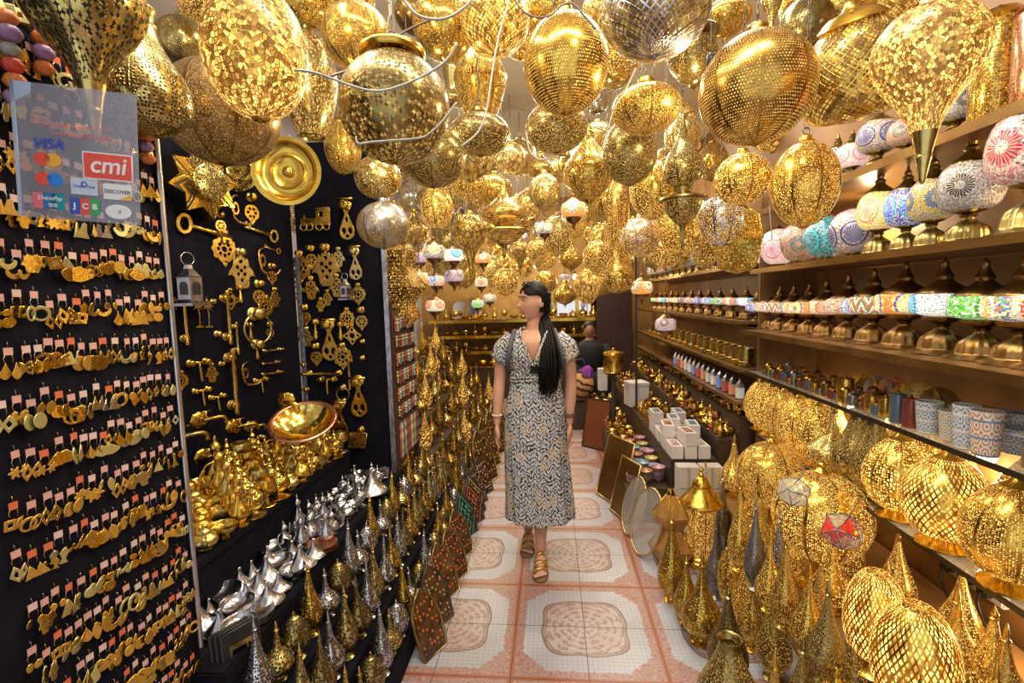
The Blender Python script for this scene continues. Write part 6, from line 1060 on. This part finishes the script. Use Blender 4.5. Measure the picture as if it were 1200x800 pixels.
    for k in range(95):
        a = rr.uniform(0, 1); u = rr.uniform(-1, 1); w = rr.uniform(-1, 1)
        st = L(rr.uniform(-.035, .066), rr.uniform(.03, .088), rr.uniform(-.06, .055)); end = rr.uniform(1.04, 1.13) if abs(u) < .7 else rr.uniform(1.06, 1.2)
        p = [st, Vector((.055+.022*u, .02+.02*w, 1.50)), Vector((.075+.038*u, -.035+.02*w, 1.41)), Vector((.088+.05*u, -.105+.018*w, 1.31)), Vector((.092+.056*u, -.130+.016*w, 1.2)), Vector((.080+.052*u+.006*w, -.125+.014*w, end+.03)), Vector((.068+.05*u+.01*w, -.118+.012*w, end-.03))]
        tube_bm(b, cr([tuple(v) for v in p], 4), [.0095]*17+[.0065, .0055, .0045, .0035, .003, .002, .0012, .0006], 5)
    ob('long_hair', mesh_from(b, 'long_hair'), hm.mat, h)
    # sunglasses pushed up
    sg = ob('sunglasses', mesh_from(tube_bm(tube_bm(bmesh.new(), [L(-.06, -.055, .098), L(0, -.072, .102), L(.06, -.055, .098)], .004, 6), [L(.06, -.055, .098), L(.080, .0, .06), L(.084, .045, .02)], .003, 6), 'glasses_frame'), sock_m, t)
    for sx in (-1, 1): ob('lens', lathe('lens', [(0, .02), (.3, .02), (.5, 0), (0, -.02)], 18, 2), mat('dark_lens', (.015, .01, .01), .05, spec=.9), sg, L(sx*.031, -.056, .106), (math.radians(55), 0, HA), (.046, .036, .05))
    # dress
    dm = G('black_white_leaf_print'); x, y, z = dm.xyz('Object'); n = dm.noise(None, 12, 3); an = y.m('ARCTAN2', x)
    xx = x*1.0+n*.03; tri = ((xx*17+dm.noise(None, 9, 2)*.9).fr()-.5).ab(); s1 = ((z*38+tri*2.6+(dm.noise(None, 34, 3))*2.2).fr()); st_ = s1.lt(.40); s2 = ((xx*52).fr()-.5).ab().gt(.40); nn = dm.noise(None, 55, 2)
    col = dm.mix((st_*nn.gt(.36)).mx(s2*nn.gt(.48)), (.62, .62, .62), (.02, .022, .03)); tint = dm.noise(None, 8, 2); col = dm.mix((tint.gt(.56)*nn.gt(.5))*.8, col, (.62, .48, .30)); col = dm.mix((tint.lt(.42)*nn.gt(.5))*.6, col, (.32, .38, .5))
    dm.set(color=col, rough=.75); 
    ring = [(.255, .205, .155, .075), (.30, .203, .155, .07), (.45, .196, .150, .06), (.62, .190, .145, .045), (.78, .184, .135, .028), (.92, .178, .125, .012), (1.02, .162, .112, .006), (1.10, .146, .101, .0), (1.15, .142, .1, .0), (1.20, .154, .118, 0), (1.26, .166, .136, 0), (1.32, .176, .118, 0), (1.365, .168, .092, 0), (1.395, .128, .072, 0), (1.415, .085, .062, 0)]
    b = bmesh.new(); rows = []; NS = 96; ringi = cr(ring, 4)
    for z_, rx, ry, am in ringi:
        row_ = []
        for k in range(NS):
            a = 2*PI*k/NS; f = 1+am*(.65*math.cos(9*a+.6+z_*.8)+.35*math.cos(17*a+1+z_*1.5)); sway = .008*math.sin(z_*6)*(1 if z_ < 1 else 0)
            row_.append(b.verts.new((rx*f*math.cos(a)+sway, ry*f*math.sin(a)+(.005 if z_ > 1.1 else .02*(1.1-z_)), z_)))
        rows.append(row_)
    for i in range(len(rows)-1):
        for k in range(NS): b.faces.new((rows[i][k], rows[i][(k+1) % NS], rows[i+1][(k+1) % NS], rows[i+1][k]))
    kill = [f for f in b.faces if f.calc_center_median().y < 0 and f.calc_center_median().z > 1.215 and abs(f.calc_center_median().x+.006) < (f.calc_center_median().z-1.215)*.42]
    bmesh.ops.delete(b, geom=kill, context='FACES')
    dr = ob('dress', mesh_from(b, 'dress'), dm.mat, t); so = dr.modifiers.new('s', 'SOLIDIFY'); so.thickness = .003; so.offset = 1
    for s in (-1, 1):
        p = AR[s]; b = bmesh.new(); c0 = Vector(p[0])+Vector((-s*.035, 0, .018)); c1 = Vector(p[1]); c2 = Vector(p[2])+Vector((s*.004, 0, .028)); rws = []
        for j in range(9):
            u = j/8; c = c0.lerp(c1, u*2) if u < .5 else c1.lerp(c2, (u-.5)*2); rr_ = .052+.010*u; row_ = []
            d_ = (c2-c0).normalized(); A = d_.cross(Vector((0, 1, 0))).normalized(); B = Vector((0, 1, 0))
            for k in range(32): a = 2*PI*k/32; f = rr_*(1+.09*u*math.cos(7*a)); row_.append(b.verts.new(c+A*f*math.cos(a)+B*f*math.sin(a)))
            rws.append(row_)
        for i in range(8):
            for k in range(32): b.faces.new((rws[i][k], rws[i][(k+1) % 32], rws[i+1][(k+1) % 32], rws[i+1][k]))
        sl = ob('sleeve', mesh_from(b, 'sleeve'), dm.mat, dr); so = sl.modifiers.new('s', 'SOLIDIFY'); so.thickness = .003; so.offset = 1
    b = bmesh.new()
    for s in (-1, 1): tube_bm(b, cr([(-.006+s*.004, -.137, 1.212), (-.006+s*.026, -.133, 1.27), (-.006+s*.050, -.112, 1.33), (-.006+s*.072, -.080, 1.385), (s*.082, -.035, 1.415), (s*.07, .03, 1.42), (0, .068, 1.42)], 5), .0075, 8)
    ob('neckline_trim', mesh_from(b, 'neckline_trim'), dm.mat, dr)
    b = bmesh.new()
    for (z0, z1) in ((1.165, 1.115), (1.15, 1.135), (1.13, 1.16), (1.11, 1.14)):
        pts = [(.150*math.cos(a), .108*math.sin(a)+.004, z0+(z1-z0)*(.5+.5*math.cos(a))) for a in [2*PI*k/40 for k in range(41)]]; tube_bm(b, pts, .0085, 6, False)
    ob('waist_wrap', mesh_from(b, 'waist_wrap'), dm.mat, dr)
    ob('camisole', mesh_from(lathe_bm(bmesh.new(), [(.140, 1.17), (.150, 1.20), (.157, 1.235), (.150, 1.25)], 32, 2), 'camisole'), mat('black_cotton', (.01, .01, .012), .8), t, (0, -.014, -.004), sc=(.36, .74, 1))
    gs = mat('grey_webbing', (.10, .10, .12), .8)
    bp = ob('backpack', mesh_from(box_bm(bmesh.new(), (0, .155, 1.22), (.26, .1, .32), .03), 'backpack'), gs, t)
    for s in (-1, 1):
        b = bmesh.new(); pp = [(s*.11, .10, 1.36), (s*.118, .04, 1.405), (s*.122, -.03, 1.395), (s*.135, -.085, 1.34), (s*.150, -.098, 1.27), (s*.165, -.06, 1.2), (s*.165, .03, 1.14)]
        tube_bm(b, cr(pp, 4), .013, 6); ob('strap', mesh_from(b, 'strap'), gs, bp)
    # bracelets, sandals
    gm = metal('gold'); go = mat('gold_leather', (.70, .45, .12), .28, .8)
    for c, z_, m, r_ in ((AR[-1][5], .905, mat('white_beads', (.8, .75, .65), .3), .0275), (AR[1][5], .91, mat('dark_beads', (.15, .06, .04), .4), .027), (AR[1][5], .895, mat('dark_beads', (0, 0, 0)), .026)):
        ob('bracelet', ring_me('bracelet', 1, .16, 28), m, t, (c[0]+(c[0] > 0)*.0, c[1]-.001, z_), (PI/2, 0, 0), r_)
    for s, (fx, fy) in FT.items():
        so_ = [(x_*1.0, y_) for x_, y_ in [(.0, -.185), (.025, -.178), (.042, -.14), (.044, -.08), (.034, 0), (.036, .06), (.02, .092), (0, .096), (-.02, .092), (-.036, .06), (-.034, 0), (-.044, -.08), (-.042, -.14), (-.025, -.178)]]
        me_ = flat('sole', [[(a, b_) for a, b_ in cr(so_+[so_[0]], 3)[:-1]]], .014, .003).copy(); me_.transform(Matrix.Rotation(-PI/2, 4, 'X'))
        sn = ob('sandal', me_, mat('tan_sole', (.25, .13, .06), .6), t, (fx, fy, .008))
        for j, (yy_, w_, hh) in enumerate(((-.118, .047, .050), (-.075, .044, .064), (-.02, .040, .086))):
            b = bmesh.new(); pts = [(w_*math.cos(a), yy_+(.012*math.cos(a)), .002+hh*max(math.sin(a), 0)**.8) for a in [PI*k/16 for k in range(17)]]
            for q in range(16): pass
            rings = [[b.verts.new((x_, y_+dy, z_)) for dy in (-.017, .017)] for x_, y_, z_ in pts]
            for r0, r1 in zip(rings, rings[1:]): b.faces.new((r0[0], r1[0], r1[1], r0[1]))
            sp_ = ob('sandal_strap', mesh_from(b, 'sstrap'), go, sn); md = sp_.modifiers.new('s', 'SOLIDIFY'); md.thickness = .004
woman()
# the shopkeeper far behind, seated
t = thing('person', 'shopkeeper in dark clothes seated at the back right of the shop', 'person', (.52, 6.75, 0)); D = -.42
TOR = [(0, 0, .88+D), (0, 0, 1.15+D), (0, 0, 1.33+D), (0, 0, 1.42+D)]
ARM = lambda s: [(s*.19, 0, 1.35+D), (s*.27, -.03, 1.1+D), (s*.16, -.27, 1.02+D)]
LEG = lambda s: [(s*.09, .02, .92+D), (s*.12, -.4, .93+D), (s*.12, -.42, .08)]
def rig(bm, q, g=0.):
    tube_bm(bm, TOR, [.16+g, .16+g, .19+g, .07+g], 14)
    for s in (-1, 1): tube_bm(bm, ARM(s), [.06+g, .05+g, .035+g], 10)
    return bm
bm = rig(bmesh.new(), 0)
for s in (-1, 1):
    tube_bm(bm, LEG(s), [.09, .065, .045], 12); tube_bm(bm, [(s*.12, -.38, .05), (s*.12, -.6, .035)], [.045, .03], 10); tube_bm(bm, [(s*.16, -.26, 1.02+D), (s*.11, -.34, 1.01+D)], [.035, .02], 8)
tube_bm(bm, [(0, 0, 1.36+D), (0, -.01, 1.52+D)], [.055, .05], 12)
q = bmesh.ops.create_uvsphere(bm, u_segments=24, v_segments=18, radius=1)
for v in q['verts']: v.co = Vector((v.co.x*.075, v.co.y*.095-(.02 if v.co.y < -.93 else 0)-.01, v.co.z*.115+1.56+D))
me = bpy.data.meshes.new('k'); bm.to_mesh(me); bm.free(); o = bpy.data.objects.new('k', me); COL.objects.link(o); rm = o.modifiers.new('r', 'REMESH'); rm.mode = 'VOXEL'; rm.voxel_size = .012; dg = bpy.context.evaluated_depsgraph_get(); fin = bpy.data.meshes.new_from_object(o.evaluated_get(dg)); bpy.data.objects.remove(o); fin.polygons.foreach_set('use_smooth', [True]*len(fin.polygons)); ob('body', fin, mat('skin_far', (.40, .20, .13), .6), t)
ob('jacket', mesh_from(rig(bmesh.new(), 0, .02), 'jacket'), mat('dark_jacket', (.015, .015, .02), .8), t)
bm = bmesh.new()
for s in (-1, 1): tube_bm(bm, LEG(s), [.11, .085, .065], 12)
ob('trousers', mesh_from(bm, 'trousers'), mat('dark_jacket', (0, 0, 0)), t)
ob('hair', mesh_from(lathe_bm(bmesh.new(), [(.08, 1.56+D), (.088, 1.6+D), (.07, 1.66+D), (0, 1.69+D)], 20, 3), 'khair'), mat('brow_hair', (0, 0, 0)), t, (0, .012, 0), sc=(1, 1.15, 1))
tag(ob('low_stool', box('kstool', (0, 0, .2), (.3, .3, .4), .01), dkwood, None, (.52, 6.8, 0)), 'dark stool the shopkeeper sits on', 'stool')
bpy.context.view_layer.update()
for o in bpy.data.objects:
    if '_s' in o.keys(): del o['_s']
dupl = {k: v for k, v in LABELS.items() if len(v) > 1}
for k, v in dupl.items():
    v = [o for o in v if o.get('label') == k]
